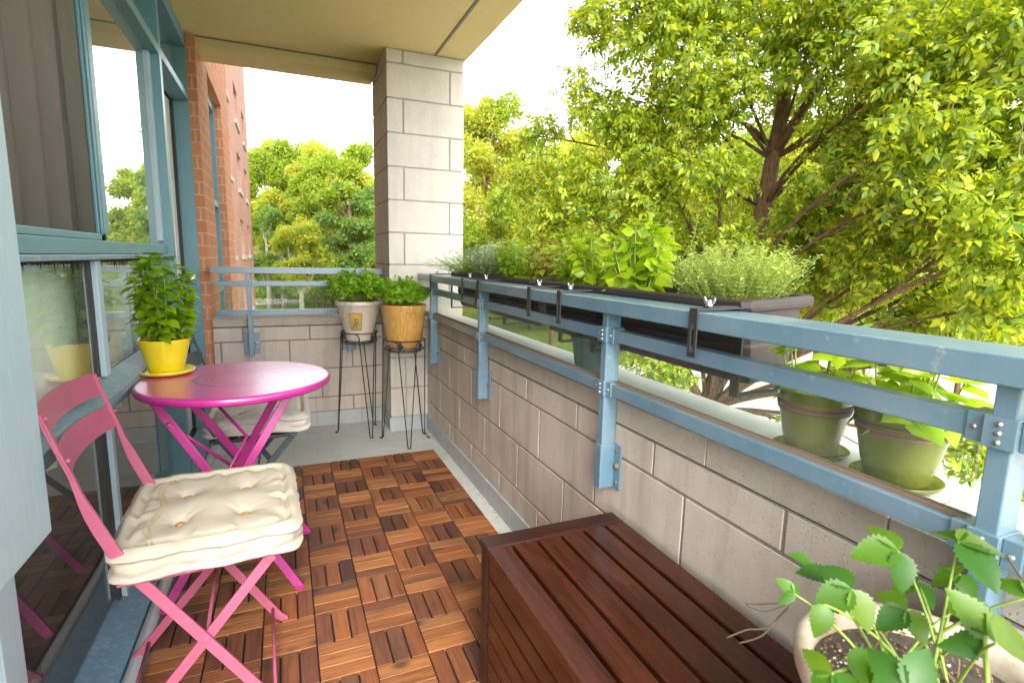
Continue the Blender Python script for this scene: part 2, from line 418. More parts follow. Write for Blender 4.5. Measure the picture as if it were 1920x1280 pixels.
# ------------------------------------------------------------------ leaf shapes (axis x, width y, normal z)
def leaf_shape(n=4, w=.5, skew=.75, fold=.12, curl=.15, tipp=1.2, serr=0):
    V = []; Q = []
    for i in range(n + 1):
        t = i / n
        ww = w * .5 * max(0.0, math.sin(PI * t ** skew)) ** tipp if 0 < t < 1 else .004
        if serr and 0 < t < 1: ww *= (1 + serr * (1 if i % 2 else -1))
        z = -curl * t * t
        V += [(t, -ww, z + fold * ww * 2 * .5), (t, 0, z), (t, ww, z + fold * ww * 2 * .5)]
    for i in range(n):
        a = 3*i
        Q += [(a, a+3, a+4, a+1), (a+1, a+4, a+5, a+2)]
    return np.array(V, float), np.array(Q, int)
def compound(parts):
    V = []; Q = []; b = 0
    for (shape, pos, ang, sc, droop) in parts:
        v, q = shape; c, s_ = math.cos(ang), math.sin(ang)
        v = v * sc; cd, sd = math.cos(droop), math.sin(droop)
        v = np.c_[v[:,0]*cd + v[:,2]*sd, v[:,1], -v[:,0]*sd + v[:,2]*cd]
        w = np.c_[v[:,0]*c - v[:,1]*s_, v[:,0]*s_ + v[:,1]*c, v[:,2]] + np.array(pos)
        V.append(w); Q.append(q + b); b += len(w)
    return np.concatenate(V), np.concatenate(Q)
L_OVATE = leaf_shape(4, .62, .72, .25, .22)
L_LANCE = leaf_shape(3, .36, .8, .3, .2)
L_SIMPLE = leaf_shape(2, .5, .8, .2, .1)
L_CUP = leaf_shape(4, .72, .7, -.35, .35)
L_NEEDLE = leaf_shape(2, .3, .8, .1, .1)
L_BOX = compound([(leaf_shape(3, .5, .75, .25, .2), (.55,0,0), 0, .55, .3), (leaf_shape(3, .48, .75, .25, .2), (.45,.02,0), .95, .48, .35),
                  (leaf_shape(3, .48, .75, .25, .2), (.45,-.02,0), -.95, .48, .35), (leaf_shape(3, .45, .75, .25, .2), (.2,.02,0), 1.1, .42, .3),
                  (leaf_shape(3, .45, .75, .25, .2), (.2,-.02,0), -1.1, .42, .3)])
_pl = leaf_shape(2, .75, .9, .2, .25, .8)
L_PARS = compound([(_pl, (.4,0,0), 0, .6, .2), (_pl, (.35,.02,0), .9, .5, .25), (_pl, (.35,-.02,0), -.9, .5, .25), (_pl, (.1,.02,0), 1.3, .4, .2), (_pl, (.1,-.02,0), -1.3, .4, .2)])
_st = leaf_shape(18, .72, .70, .26, .2, .85, .10)
L_TRI = compound([(_st, (0,0,0), 0, 1, .25), (_st, (0,.01,0), 1.45, .9, .3), (_st, (0,-.01,0), -1.45, .9, .3)])
L_ONE = _st
L_FAR = (np.array([(0,0,0),(.5,-.27,.04),(1,0,-.1),(.5,.27,.04)], float), np.array([(0,1,2,3)]))
def rdir(n, up=0.0, rng=RN):
    d = rng.normal(size=(n, 3)); d /= np.linalg.norm(d, axis=1, keepdims=True)
    d[:, 2] += up
    return d / np.linalg.norm(d, axis=1, keepdims=True)

# ================================================================== SETTING
W = .8356           # inner face of the right parapet
PX0, PX1, PY0, PY1 = .585, 1.085, .49, 1.05   # corner pier
YB = .785           # inner face of the back parapet
YE = -3.75          # balcony's unseen near end, left open behind the camera to admit light
WT = .78            # parapet height

# ground, lawn, path, pavement
g = MB(); g.box((-150,-150,-3.0), (150,220,-2.8)); gm = Mt('lawn_grass', .95, 0, .1)
v = gm.co(); gm.col(gm.mix(gm.noise(v, .35, 5), gm.ramp(gm.noise(v, 40, 4, .8), [(.3, (.06,.11,.015)), (.7, (.13,.20,.03))]), (.16,.22,.04)))
gm.bump(gm.noise(v, 30, 3), .6, .05)
tag(g.build('ground', gm.m), kind='structure')
g = MB(); g.box((-12,43.5,-2.8), (1.2,46.5,-2.79)); tag(g.build('path', concrete('pale_path', (.5,.44,.38), (.56,.5,.44), grain=20)), kind='structure')
g = MB(); g.box((2.2,-14,-2.8), (40,14,-2.79)); tag(g.build('pavement', concrete('pale_pavement', (.52,.50,.46), (.6,.58,.54), grain=20)), kind='structure')

# balcony floor slab and soffit
g = MB(); g.box((-.62,YE,-.18), (PX1,PY1,0)); tag(g.build('balcony_floor', FLOOR), kind='structure')
g = MB()
CZ = 2.44
g.box((-.62,YE+.25,CZ), (1.10,YB+.03,2.62))
g.box((-.62,YB+.033,CZ-.003), (PX0-.003,YB+.047,2.62), 1)
g.box((-.62,YB+.05,CZ-.055), (PX0-.003,PY1+.06,2.62))
g.box((PX0,YB+.03,CZ), (1.10,PY1+.06,2.62))
g.box((.885,YE+.3,CZ-.004), (.903,PY0,CZ+.02), 1)
o = g.build('balcony_ceiling', [CEIL, CEILJ], bevel=.002)
tag(o, kind='structure')

# deck of wooden tiles
g = MB(); r2 = random.Random(3)
NR, C0, C1 = 24, -3, 5
for r in range(NR):
    for c in range(C0, C1):
        x0 = c*.15 + .0018; y1 = -r*.15 - .0018; w = .1464
        for k in range(3):
            dz = r2.uniform(-.0006, .0006); sw = (w - .0100) / 3
            if (c + r) % 2 == 0:
                sw = (w - .0075) / 3
                a = y1 - k*(sw + .00375)
                g.box((x0, a - sw, .012), (x0 + w, a, .025 + dz), 0)
            else:
                a = x0 + k*(sw + .0050)
                g.box((a, y1 - w, .012), (a + sw, y1, .025 + dz), 1)
g.box((C0*.15+.004, -NR*.15+.004, .001), (C1*.15-.004, -.004, .0115), 2)
for r in range(NR*3):                     # little connector lugs along the free edges
    y = -(r + .5)*.05
    g.box((C1*.15-.003, y-.006, .002), (C1*.15+.006, y+.006, .011), 2)
for c in range((C1-C0)*3):
    x = C0*.15 + (c + .5)*.05
    g.box((x-.004, -.003, .002), (x+.004, .007, .012), 2)
o = g.build('deck_floor', [WOODX, WOODY, BLACKP], bevel=.0012, seg=1)
tag(o, kind='structure')

# ---- block walls
def blocks(mb, plane, u0, u1, face, back, zs, joints, jw=.009, mat=0):
    """rows of blocks. plane 'x': wall face at x=face, u runs along y; 'y': face at y=face, u runs along x"""
    for (z0, z1), js in zip(zs, joints):
        cuts = sorted([j for j in js if u0 + .02 < j < u1 - .02])
        ed = [u0] + [c for j in cuts for c in (j - jw/2, j + jw/2)] + [u1]
        for i in range(0, len(ed), 2):
            a, b = ed[i], ed[i+1]
            if plane == 'x': mb.box((face, a, z0), (back, b, z1), mat)
            else: mb.box((a, face, z0), (b, back, z1), mat)
def jrow(j0, step, lo, hi):
    k = math.floor((lo - j0) / step); out = []
    while j0 + k*step < hi:
        out.append(j0 + k*step); k += 1
    return out
# right parapet
w = thing('parapet_wall', 'long low wall of beige concrete blocks under the planter railing, along the deck', 'wall', (W,-1.6,0))
wl = (W,-1.6,0)
g = MB()
zs = [(.103,.198), (.2065,.4005), (.4095,.6055), (.6145,.7005)]
jt = [jrow(-1.67, .405, -4, .5), jrow(-1.87, .405, -4, .5), jrow(-2.07, .405, -4, .5), jrow(-2.35, .405, -4, .5)]
blocks(g, 'x', YE, PY0-.004, W, W+.10, zs, jt)
g.build('block', BLOCK, w, wl, .0018)
g = MB(); g.box((W+.0025,YE+.003,.001), (PX1-.004,PY0-.006,.705)); g.build('mortar', MORTAR, w, wl)
g = MB(); y = YE
while y < PY0 - .01:
    e = min(y + 1.216, PY0 - .005); g.box((W+.016, y, .709), (PX1+.01, e-.006, WT), 0); y = e
g.build('coping', COPING, w, wl, .004)
g = MB(); y = YE
while y < PY0 - .01:
    e = min(y + .405, PY0 - .005); g.box((W-.002, y, .709), (W+.0155, e-.003, WT-.003)); y = e
g.build('coping_face', COPEFACE, w, wl, .0025)
g = MB(); y = PY0 - .0015
while y > YE:
    g.box((W-.009, max(YE, y-.298), .0), (W+.004, y, .1)); y -= .30
g.build('base_tile', TILE, w, wl, .001)
# stained render strip under the rail
# back parapet
w = thing('parapet_wall', 'short low wall of beige concrete blocks behind the pink table, between brick and pier', 'wall', (.05,YB,0)); wl = (.05,YB,0)
g = MB(); jb = [jrow(-.03, .405, -1, 1), jrow(.17, .405, -1, 1), jrow(-.03, .405, -1, 1), jrow(.10, .405, -1, 1)]
blocks(g, 'y', -.473, PX0-.003, YB, YB+.10, zs, jb); g.build('block', BLOCK, w, wl, .0018)
g = MB(); g.box((-.474,YB+.0025,.001), (PX0-.004,PY1-.004,.705)); g.build('mortar', MORTAR, w, wl)
g = MB(); g.box((-.474,YB-.004,.709), (PX0-.003,PY1+.01,WT-.02)); g.build('coping', COPEFACE, w, wl, .004)
g = MB(); x = -.47
while x < PX0-.01:
    e = min(x+.3, PX0-.012); g.box((x, YB-.009, 0), (e-.002, YB+.004, .1)); x += .3
g.build('base_tile', TILE, w, wl, .001)
# pier
w = thing('pillar', 'square pillar of pale concrete blocks holding the ceiling at the balcony corner', 'pillar', (PX0+.25,PY0+.28,0)); wl = (PX0+.25,PY0+.28,0)
g = MB(); zt = [2.4385] ; z = 2.3565
rows = []; hi = 2.437
lev = [2.3565 - .2055*k for k in range(12)]
for L in lev:
    if L < .1: break
    rows.append((L + .0045, hi - .0045 if hi < 2.43 else hi)); hi = L
rows.append((.104, hi - .0045))
for i, (z0, z1) in enumerate(rows):
    m = 0
    j = .685 if i % 2 == 0 else .988
    jj = [.80] if i % 2 == 0 else [.62]
    j = j if z1 > .4 else .69
    # front, back, left and right leaves of the shell
    for a, b in ((PX0, j-.0045), (j+.0045, PX1)):
        g.box((a, PY0, z0), (b, PY0+.09, z1), m); g.box((a, PY1-.09, z0), (b, PY1, z1), m)
    s = PY0 + (.29 if i % 2 else .19)
    for a, b in ((PY0+.094, s-.0045), (s+.0045, PY1-.094)):
        g.box((PX0, a, z0), (PX0+.09, b, z1), m); g.box((PX1-.09, a, z0), (PX1, b, z1), m)
g.build('block', BLOCKP, w, wl, .003)
g = MB(); g.box((PX0+.006,PY0+.006,.001), (PX1-.006,PY1-.006,2.4385)); g.build('mortar', MORTARP, w, wl)
g = MB(); g.box((PX0-.009,PY0-.009,0), (W-.0105,PY0-.0005,.1)); g.box((PX0-.009,PY0,0), (PX0-.0005,YB-.010,.1)); g.build('base_tile', TILE, w, wl, .001)

# ================================================================== APARTMENT FACADE
XF, XG = -.525, -.585     # front plane of mullions, glass plane
A = thing('apartment_building', 'red brick apartment building with tall blue framed windows and glass door along the balcony', 'building', (-.6,0,0))
al = (-.6,0,0)
YJ = .80                   # far jamb
YN = -2.66  # facade cut short out of view so light reaches the balcony
def part(name, mb, mats, parent=A, **k): return mb.build(name, mats, parent, al, **k)
# mullions and transoms
g = MB(); g.box((XG-.03,-.03,.05), (XF,.02,2.40)); part('mullion', g, TEAL, bevel=.002)           # fin beside the door
g = MB(); g.box((XG+.009,-.995,1.226), (XG+.020,-.950,2.058)); g.box((XG+.009,-.949,1.226), (XG+.024,-.905,2.058)); g.box((XG+.0205,-.985,1.226), (XG+.026,-.972,2.058))
part('mullion', g, TEAL, bevel=.002)
g = MB(); g.box((XG-.03,-1.065,.79), (XG+.022,-1.02,1.145)); part('mullion', g, PALEBLUE, bevel=.002)
g = MB(); g.box((XG-.03,-1.10,.79), (XG+.008,-1.066,1.144)); part('gasket', g, BLACKP)
g = MB(); g.box((XG-.03,-1.065,.05), (XG+.02,-1.035,.70)); part('mullion', g, PALEBLUE, bevel=.002)
g = MB(); g.box((XG-.03,-1.09,.05), (XG+.006,-1.066,.70)); part('gasket', g, BLACKP)
g = MB(); g.box((XG-.03,-1.86,.05), (XG+.03,-1.78,.70)); part('mullion', g, PALEBLUE, bevel=.002)
g = MB(); g.box((XG-.03,-.070,1.226), (XG+.024,-.032,2.058)); part('window_frame', g, PALEBLUE, bevel=.002)
g = MB(); g.box((XG-.03,YN,2.06), (XF,-.033,2.10)); g.box((XG-.03,.023,2.06), (XF,YJ-.003,2.10)); each(g, 'transom', TEAL, A, al, bevel=.002)
g = MB(); g.box((XG-.03,YN,1.165), (-.548,-.032,1.205)); g.box((XG-.03,YN,1.207), (-.558,-1.001,1.225)); part('transom', g, TEAL, bevel=.0015)
g = MB(); g.box((XG-.03,YN,1.148), (-.542,-.032,1.1635)); part('drip_rail', g, FLASH, bevel=.003)
g = MB(); g.box((XG-.03,YN,.70), (-.54,-.032,.752)); part('transom', g, TEAL, bevel=.002)
g = MB()
g.add([(XG,YN,.79),(XG,-.032,.79),(-.535,-.032,.765),(-.535,YN,.765),(-.522,YN,.754),(-.522,-.032,.754),(-.522,-.032,.735),(-.522,YN,.735),(-.539,-.032,.728),(-.539,YN,.728)],
      [(0,1,2,3),(3,2,5,4),(4,5,6,7),(7,6,8,9)]); part('sill', g, FLASH)
g = MB(); g.box((XG-.02,YN,.7535), (XG-.001,-.032,.795)); part('sill_seal', g, RUST)
g = MB(); g.box((XG-.04,YN,2.36), (XF,YJ-.003,2.437)); part('head_frame', g, TEAL, bevel=.002)
g = MB(); g.box((XG-.08,YJ,0), (XF,YJ+.04,2.437)); part('jamb', g, TEAL, bevel=.002)
g = MB(); g.box((XG-.06,YJ-.022,.05), (XG-.02,YJ-.001,2.357)); part('gasket', g, BLACKP)
# base flashing and threshold
g = MB()
g.add([(XG-.01,YN,.062),(XG-.01,YJ,.062),(-.572,YJ,.052),(-.572,YN,.052),(-.50,YN,.03),(-.50,YJ,.03),(-.50,YJ,0),(-.50,YN,0)], [(0,1,2,3),(3,2,5,4),(4,5,6,7)])
part('base_flashing', g, paint('worn_blue_flashing', (.10,.22,.32), .5, (.30,.30,.28), .5, wear=.35))
g = MB(); pr = []
for i in range(9):
    t = PI*i/8; pr.append((-.478 - .021*math.cos(t), .012 + .022*math.sin(t)))
vs = [(x, y, z) for y in (YN, YJ) for (x, z) in pr + [(-.457,0), (-.499,0)]]
n = 11; g.add(vs, [(i, (i+1) % n, n + (i+1) % n, n + i) for i in range(n)], 0, False)
part('threshold', g, SILVER)
# big pale panel near the camera
g = MB(); g.box((XG-.02,-2.62,.612), (-.50,-1.748,2.436)); part('cladding_panel', g, PALEBLUE, bevel=.004)
# panes
def pane(y0, y1, z0, z1, mat=GLASSW, x=XG-.006, name='window_pane'):
    g = MB(); g.box((x-.006,y0,z0), (x,y1,z1)); return part(name, g, mat)
pane(-.904,-.071,1.207,2.058, GLASSW, XG+.014)
pane(YN,-1.87,1.225,2.058)
pane(-1.745,-1.102,.797,1.146, GLASSL, XG+.004); pane(-1.018,-.034,.797,1.146, GLASSL, XG+.004); pane(YN,-1.87,.797,1.146, GLASSL)
pane(-1.778,-1.092,.062,.698, GLASSL); pane(-1.033,-.034,.062,.698, GLASSL); pane(YN,-1.862,.062,.698, GLASSL)
pane(YN,-.034,2.102,2.358); pane(.024,YJ-.024,2.102,2.358)
g = MB(); g.box((XG+.012,-1.745,1.226), (XG+.0135,-.996,2.057)); part('insect_screen', g, SCREEN.m)
g = MB(); rg = random.Random(31)
for y0, y1 in ((-1.74, -1.104), (-1.016, -.06)):
    vs = []; fs = []; y = y0
    while y < y1:
        l_ = .004 + .008*rg.random() + (.035*rg.random() if rg.random() < .16 else 0); vs += [(XG+.0048, y, 1.1475), (XG+.0048, y, 1.1475-l_)]; y += rg.uniform(.0015, .006)
    n = len(vs)//2; fs = [(2*k, 2*k+2, 2*k+3, 2*k+1) for k in range(n-1)]
    g.add(vs, fs)
each(g, 'grime', Mt('black_grime', .9).col((.035,.024,.014)).m, A, al)
# door
d = bpy.data.objects.new('door', None); COL.objects.link(d); d.parent = A
g = MB(); XD = XG - .035
for a, b in (((XD-.04,.03,.07), (XD,.13,2.05)), ((XD-.04,.66,.07), (XD,YJ-.03,2.05)), ((XD-.04,.131,1.93), (XD,.659,2.05)), ((XD-.04,.131,.07), (XD,.659,.30))): g.box(a, b)
g.build('door_frame', DOORW, d, al, bevel=.004)
g = MB(); g.box((XD-.025,.131,.301), (XD-.018,.659,1.929)); g.build('door_pane', GLASSW, d, al)
g = MB(); g.cyl((XD,.70,1.02), (XD+.05,.70,1.02), .011, 14); g.lathe([(0.001,-.028),(.018,-.024),(.028,-.008),(.028,.008),(.018,.024),(.001,.028)], 20, (XD+.06,.70,1.02)); g.build('handle', ZINC, d, al)
# brick return and facade with the tall blue window
BX = -.475
g = MB()
g.box((-.9,YJ+.042,-2.8), (BX,1.352,7.5)); g.box((-.9,1.352,2.40), (BX,2.30,7.5)); g.box((-.9,2.30,-2.8), (BX,2.95,7.5))
g.box((-.9,YJ,2.62), (BX,YJ+.042,7.5)); g.box((XG-.08,YJ+.0005,-.2), (BX,YJ+.0415,2.4385)) if False else None
g.box((XF+.001,YJ,-.2), (BX,YJ+.041,2.437))
g.box((-1.0,YN-.2,2.62), (-.63,YJ,7.5)); g.box((-.9,YN-.25,-2.8), (-.56,YN-.01,2.62))
g.box((-.9,YN,-2.8), (-.63,YJ,-.19))
part('brick_wall', g, BRICK)
wd = bpy.data.objects.new('window', None); COL.objects.link(wd); wd.parent = A
g = MB()
g.box((-.62,1.354,-1), (-.53,1.40,2.398)); g.box((-.62,2.25,-1), (-.53,2.298,2.398)); g.box((-.62,1.401,2.33), (-.53,2.249,2.398)); g.box((-.62,1.401,1.55), (-.53,2.249,1.60)); g.box((-.62,1.401,.86), (-.53,2.249,.92))
g.build('window_frame', TEAL, wd, al, bevel=.003)
g = MB()
for z0, z1 in ((-1,.859), (.921,1.549), (1.601,2.329)): g.box((-.60,1.401,z0), (-.59,2.249,z1))
g.build('window_pane', GLASSF, wd, al)
# far wing, stepped back
FX = -1.22
g = MB(); ops = []
for k in range(4):
    for (ya, yb) in ((11.8,13.6), (16.0,17.6), (19.6,21.0)):
        ops.append((ya, yb, 1.06 + 2.05*k - 2.05, 1.06 + 2.05*k - 2.05 + 1.18))
ys = [2.952, 11.8, 13.6, 16.0, 17.6, 19.6, 21.0, 23.0]
zz = [-2.8] + sorted({z for o_ in ops for z in o_[2:]}) + [11.2]
zz = sorted(set(zz))
def isop(y, z): return any(a < y < b and c < z < d_ for a, b, c, d_ in ops)
for i in range(len(ys)-1):
    for k in range(len(zz)-1):
        if isop((ys[i]+ys[i+1])/2, (zz[k]+zz[k+1])/2): continue
        g.box((FX-.35, ys[i], zz[k]), (FX, ys[i+1], zz[k+1]))
g.box((-9,22.65,-2.8), (FX-.351,23.0,11.2))
part('brick_wall', g, BRICK2)
for (ya, yb, za, zb) in ops:
    g = MB(); g.box((FX-.14,ya+.002,za+.062), (FX-.09,ya+.08,zb-.002)); g.box((FX-.14,yb-.08,za+.062), (FX-.09,yb-.002,zb-.002)); g.box((FX-.14,ya+.081,zb-.08), (FX-.09,yb-.081,zb-.002)); g.box((FX-.14,ya+.081,za+.062), (FX-.09,yb-.081,za+.14)); g.box((FX-.14,(ya+yb)/2-.04,za+.141), (FX-.09,(ya+yb)/2+.04,zb-.081))
    wo = part('window', g, paint('pale_window_frame', (.5,.54,.55), .5))
    g = MB(); g.box((FX-.12,ya+.081,za+.141), (FX-.115,(ya+yb)/2-.041,zb-.081)); g.box((FX-.12,(ya+yb)/2+.041,za+.141), (FX-.115,yb-.081,zb-.081)); g.build('pane', GLASSF, wo, al)
    g = MB(); g.box((FX-.1,ya-.05,za-.06), (FX+.05,yb+.05,za+.06)) ; g.build('sill', SILLST, wo, al)
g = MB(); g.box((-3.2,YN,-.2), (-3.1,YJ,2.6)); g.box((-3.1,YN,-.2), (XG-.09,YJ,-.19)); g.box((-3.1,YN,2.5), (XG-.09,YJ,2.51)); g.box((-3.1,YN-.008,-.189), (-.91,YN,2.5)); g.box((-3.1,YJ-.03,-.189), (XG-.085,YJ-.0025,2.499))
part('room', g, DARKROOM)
# curtains inside
def curtain(name, label, mat, y0, y1, z0, z1, x, amp, per, kind_label='curtain'):
    g = MB(); n = int((y1-y0)/per*10); vs = []
    for i in range(n+1):
        y = y0 + (y1-y0)*i/n; ph = 2*PI*(y-y0)/per
        xx = x + amp*math.sin(ph + .9*math.sin(ph*.37)) + .4*amp*math.sin(ph*2.3+1)
        vs += [(xx, y, z0), (xx + .2*amp*math.sin(ph*.7), y, z1)]
    g.add(vs, [(2*i, 2*i+2, 2*i+3, 2*i+1) for i in range(n)], 0, True)
    o = g.build(name, mat, None, (x,(y0+y1)/2,z0)); 
    so = o.modifiers.new('thickness', 'SOLIDIFY'); so.thickness = .003
    return tag(o, label, kind_label, kind='thing')
curtain('curtain', 'dark brown folded curtain behind the screened upper window at far left', CURT, -2.6, -.62, 1.23, 2.5, -.675, .048, .15)
curtain('curtain', 'pale sheer curtain hanging behind the lower window panes left of the table', SHEER, -2.6, -.05, .60, 1.14, -.66, .024, .21)

# ================================================================== RAILINGS
RX0, RX1, RZ0, RZ1 = .765, .885, 1.032, 1.071
Rr = thing('railing', 'long blue metal railing with glass panels carrying the herb planters', 'railing', (.8,-1.6,WT)); rl = (.8,-1.6,WT)
def rpart(name, mb, mats, parent, off, **k): return mb.build(name, mats, parent, off, **k)
RY0, RY1 = YE+.05, .468
g = MB(); g.box((RX0,RY0,RZ0), (RX1,RY1,RZ1)); rpart('top_rail', g, BLUE, Rr, rl, bevel=.0025)
posts = [.215, -.688, -1.758, -2.682, -3.6]
PT = .0265
gm_, gb_ = MB(), MB()
ends = [RY1-.01] + posts
for i in range(len(posts)-1):
    a, b = posts[i+1] + PT/2 + .004, posts[i] - PT/2 - .004
    gm_.box((.792,a,.952), (.826,b,.986)); gb_.box((.792,a,.797), (.826,b,.831))
gm_.box((.792,posts[0]+PT/2+.004,.952), (.826,RY1-.03,.986)); gb_.box((.792,posts[0]+PT/2+.004,.797), (.826,RY1-.03,.831))
each(gm_, 'mid_rail', BLUE, Rr, rl, bevel=.002); each(gb_, 'bottom_rail', BLUE, Rr, rl, bevel=.002)
for i in range(len(posts)-1):
    a, b = posts[i+1] + PT/2 + .018, posts[i] - PT/2 - .018
    g = MB(); g.box((.8075,a,.8315), (.8145,b,.9515)); rpart('glass_panel', g, GLASSR, Rr, rl)
    g = MB(); g.box((.806,a,.8312), (.8068,b,.8385)); g.box((.8152,a,.8312), (.818,b,.8385)); each(g, 'glass_seal', RUST, Rr, rl)
def screw(mb, x, y, z, r=.0035, ax='x', mat=0):
    d = {'x': (-.003,0,0), 'y': (0,-.003,0)}[ax]
    mb.tube([(x,y,z), (x+d[0],y+d[1],z)], r, 10, mat)
for i, y in enumerate(posts):
    g = MB(); g.box((.786,y-PT/2,.53), (.832,y+PT/2,RZ0-.001)); po = rpart('post', g, BLUE, Rr, rl, bevel=.002)
    g = MB()
    for zc in (.969, .814):
        g.box((.780,y-PT/2-.005,zc-.021), (.838-.003,y+PT/2+.005,zc+.021))
        for sg in (-1, 1):
            y0 = y + sg*(PT/2+.0055); g.box((.7885,y0,zc-.0205), (.828,y0+sg*.022,zc+.0205))
    each(g, 'sleeve', BLUE, po, rl, 3, bevel=.0012)
    g = MB()
    for zc in (.969, .814):
        for dz in (-.012, 0, .012): screw(g, .780, y, zc+dz)
        for sg in (-1, 1): screw(g, .7885, y + sg*(PT/2+.017), zc)
    each(g, 'screw', ZINC, po, rl)
    g = MB(); g.box((.782,y-PT/2-.003,.512), (.8345,y+PT/2+.003,.645)); g.box((.8292,y-PT/2-.034,.510), (.8350,y-PT/2-.0035,.647)); g.box((.8292,y+PT/2+.0035,.510), (.8350,y+PT/2+.034,.647)); each(g, 'bracket', BLUE, po, rl, 3, bevel=.0015)
    g = MB()
    for sg in (-1, 1):
        yy = y + sg*(PT/2+.019)
        g.tube([(.829,yy,.582), (.8265,yy,.582), (.8265,yy,.582), (.822,yy,.582)], [.011,.011,.0065,.0055], 12)
        screw(g, .829, yy, .628, .005); screw(g, .829, yy, .532, .005)
    each(g, 'bolt', RUST, po, rl)
# back railing
Rb = thing('railing', 'short blue metal railing with glass across the balcony end behind the table', 'railing', (.05,YB-.03,WT)); bl = (.05,YB-.03,WT)
y0 = .738
g = MB(); g.box((-.462,y0-.012,1.052), (PX0-.003,y0+.075,1.09)); rpart('top_rail', g, BLUE, Rb, bl, bevel=.002)
bp = [-.255, .352]
seg = [-.445] + bp + [PX0-.02]
gm_, gb_ = MB(), MB()
for i in range(3):
    a = seg[i] + (PT/2+.004 if i else 0); b = seg[i+1] - (PT/2+.004 if i < 2 else 0)
    gm_.box((a,y0,.972), (b,y0+.032,1.003)); gb_.box((a,y0,.784), (b,y0+.032,.819))
    g = MB(); g.box((a+.012,y0+.014,.8195), (b-.012,y0+.021,.9715)); rpart('glass_panel', g, GLASSR, Rb, bl)
each(gm_, 'mid_rail', BLUE, Rb, bl, bevel=.002); each(gb_, 'bottom_rail', BLUE, Rb, bl, bevel=.002)
for x in bp:
    g = MB(); g.box((x-PT/2,y0-.004,.53), (x+PT/2,YB-.002,1.051)); po = rpart('post', g, BLUE, Rb, bl, bevel=.002)
    g = MB()
    for zc in (.988, .802):
        g.box((x-PT/2-.004,y0-.01,zc-.02), (x+PT/2+.004,y0+.036,zc+.02))
        for sg in (-1, 1): g.box((x+sg*(PT/2+.0045),y0-.004,zc-.019), (x+sg*(PT/2+.038),y0+.034,zc+.019))
    each(g, 'sleeve', BLUE, po, bl, 3, bevel=.0012)
    g = MB()
    for zc in (.988, .802):
        for dz in (-.012,0,.012): screw(g, x, y0-.010, zc+dz, .003, 'y')
    each(g, 'screw', BLACKM, po, bl)
    g = MB(); g.box((x-.014,y0-.006,.52), (x+.014,YB-.0005,.665)); g.box((x-.048,YB-.006,.528), (x-.0145,YB-.0005,.668)); g.box((x+.0145,YB-.006,.528), (x+.048,YB-.0005,.668)); rpart('bracket', g, BLUE, po, bl, bevel=.0015)
    g = MB()
    for sg in (-1, 1): g.tube([(x+sg*.031,YB-.006,.60), (x+sg*.031,YB-.010,.60), (x+sg*.031,YB-.010,.60), (x+sg*.031,YB-.014,.60)], [.010,.010,.006,.005], 12)
    each(g, 'bolt', ZINC, po, bl)
# ================================================================== PLANTERS ON THE RAIL
def trough(ya, yb, label):
    loc = (1.005, (ya+yb)/2, .90); t = thing('planter_box', label, 'planter', loc, 0, 'planter boxes hung on the long railing')
    t.rotation_euler = (0, -.055, 0)
    hl = (yb-ya)/2; g = MB()
    def ring(hx, hy, z):
        c = .016; return [(-hx+c,-hy,z),(hx-c,-hy,z),(hx,-hy+c,z),(hx,hy-c,z),(hx-c,hy,z),(-hx+c,hy,z),(-hx,hy-c,z),(-hx,-hy+c,z)]
    R_ = [ring(.070,hl-.035,0), ring(.085,hl-.022,.09), ring(.081,hl-.026,.094), ring(.093,hl-.016,.172), ring(.110,hl-.001,.176), ring(.113,hl+.002,.184),
          ring(.113,hl+.002,.196), ring(.107,hl-.004,.2015), ring(.094,hl-.017,.2005), ring(.090,hl-.021,.17)]
    vs = [v for r_ in R_ for v in r_]; fs = [tuple(range(8))[::-1]]
    for i in range(len(R_)-1):
        for j in range(8): fs.append((8*i+j, 8*i+(j+1) % 8, 8*i+8+(j+1) % 8, 8*i+8+j))
    g.add(vs, fs); g.build('trough', DKBROWN, t, bevel=.0015)
    g = MB(); n = 40; vs = []
    for i in range(n+1):
        for j in range(9):
            vs.append((-.0905+.181*j/8, -(hl-.0205)+2*(hl-.0205)*i/n, .172 + .008*RD.uniform(-1,1)*(0 < i < n)*(0 < j < 8)))
    g.add(vs, [(9*i+j, 9*i+j+1, 9*i+10+j, 9*i+9+j) for i in range(n) for j in range(8)], 0, True); g.build('soil', DIRT, t)
    return t
trough(-2.165, -1.085, 'dark brown planter box nearest the camera, holding thyme and basil')
trough(-1.045, .10, 'dark brown planter box at the far end of the railing, beside the pale pier')
